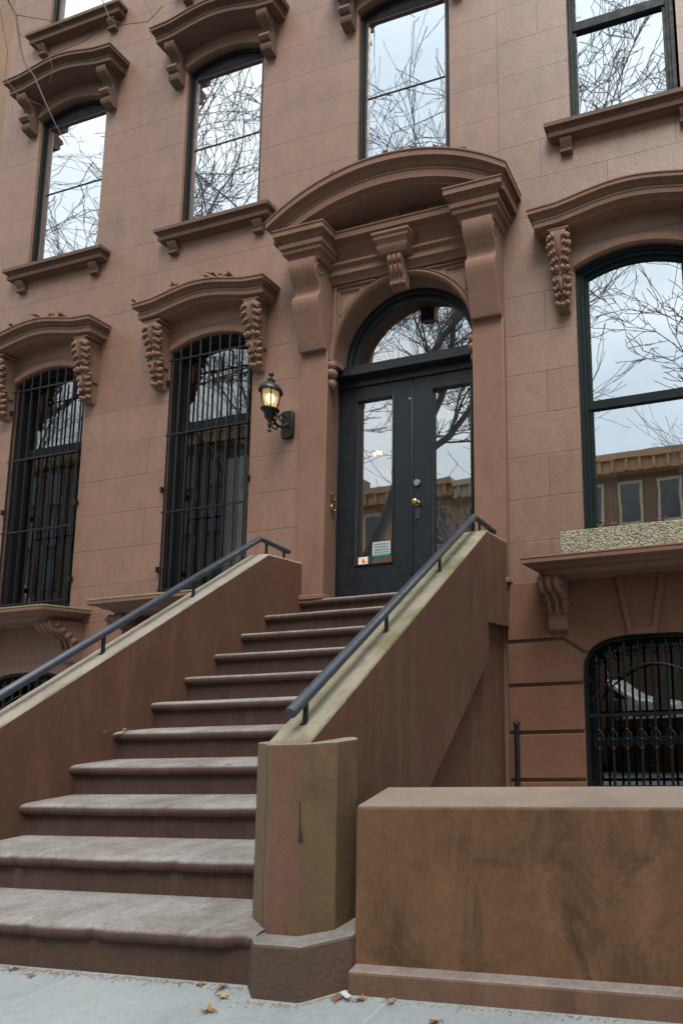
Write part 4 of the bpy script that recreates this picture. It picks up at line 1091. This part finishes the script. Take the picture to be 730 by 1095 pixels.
# parked car at the kerb behind the viewer, seen in the basement glass
car = empty('parked_car', (-.5, -8.3, -.14), 'white parked car at the near kerb behind the viewer', 'car')
bm = B(); prof = [(-2.2, .35), (-2.15, .75), (-1.5, .92), (-.9, 1.38), (.6, 1.42), (1.3, .98), (2.1, .85), (2.2, .4), (1.7, .28), (-1.7, .28)]
prism(bm, [(-.5 + a, b - .14) for a, b in prof], -9.2, -7.45, 'y'); M['carpaint'] = paint('white_car_paint', (.75, .77, .78), rough=.15); obj('body', bm, 'carpaint', car, bev=.06)
bm = B(); prism(bm, [(-.5 + a, b - .14) for a, b in [(-1.35, .95), (-.85, 1.31), (.52, 1.35), (1.1, .98)]], -7.45, -7.435, 'y'); obj('side_window', bm, 'glass_far', car)
for wx in (-1.85, .9):
    for wy in (-9.1, -7.55):
        bm = B(); tube(bm, [(wx, wy - .1, .18), (wx, wy + .1, .18)], .32, 20); obj('wheel', bm, 'iron', car, smooth=40)

# ------------------------------------------------------------------ light
w = bpy.data.worlds.new('World'); S.world = w; w.use_nodes = True; nt = w.node_tree; nt.nodes.clear()
out = nd(nt, 'ShaderNodeOutputWorld'); bg = nd(nt, 'ShaderNodeBackground'); nt.links.new(bg.outputs[0], out.inputs[0])
sky = nd(nt, 'ShaderNodeTexSky', sky_type='NISHITA'); sky.sun_disc = False
SE, SA = 61, 150
sky.sun_elevation = R(SE); sky.sun_rotation = R(SA); sky.air_density = 1.2; sky.dust_density = 3; sky.ozone_density = 1
tc = nd(nt, 'ShaderNodeTexCoord')
cl = nd(nt, 'ShaderNodeTexNoise'); cl.inputs['Scale'].default_value = 2.4; cl.inputs['Detail'].default_value = 7; cl.inputs['Distortion'].default_value = .4
mp_ = nd(nt, 'ShaderNodeMapping'); mp_.inputs['Scale'].default_value = (1, 1, 2.4); nt.links.new(tc.outputs['Generated'], mp_.inputs[0]); nt.links.new(mp_.outputs[0], cl.inputs['Vector'])
cf = ramp(nt, cl.outputs['Fac'], [(.34, .82), (.6, .97)])
cc = ramp(nt, cl.outputs['Fac'], [(.36, (7.2, 8.2, 8.9)), (.62, (9.6, 10.1, 10.4))])
sx = nd(nt, 'ShaderNodeSeparateXYZ'); nt.links.new(tc.outputs['Generated'], sx.inputs[0])
zen = ramp(nt, sx.outputs[2], [(.0, .52), (.35, .78), (.95, 1.0)])
nt.links.new(mix(nt, 1., mix(nt, cf, sky.outputs[0], cc), zen, 'MULTIPLY'), bg.inputs[0])
bg.inputs['Strength'].default_value = .085
sun = bpy.data.lights.new('sun', 'SUN'); sun.energy = 3.2; sun.angle = R(34); sun.color = (1, .96, .91)
so = bpy.data.objects.new('sun', sun); COL.objects.link(so)
# direction to the sun
az = R(SA); d = Vector((math.sin(az) * math.cos(R(SE)), math.cos(az) * math.cos(R(SE)), math.sin(R(SE))))
so.rotation_euler = d.to_track_quat('Z', 'Y').to_euler()

S.render.engine = 'CYCLES'
S.cycles.max_bounces = 6; S.cycles.transparent_max_bounces = 8; S.cycles.glossy_bounces = 4
S.view_settings.view_transform = 'Standard'; S.view_settings.look = 'None'; S.view_settings.gamma = 1; S.view_settings.exposure = 1.22
S.render.resolution_x = 682; S.render.resolution_y = 1024
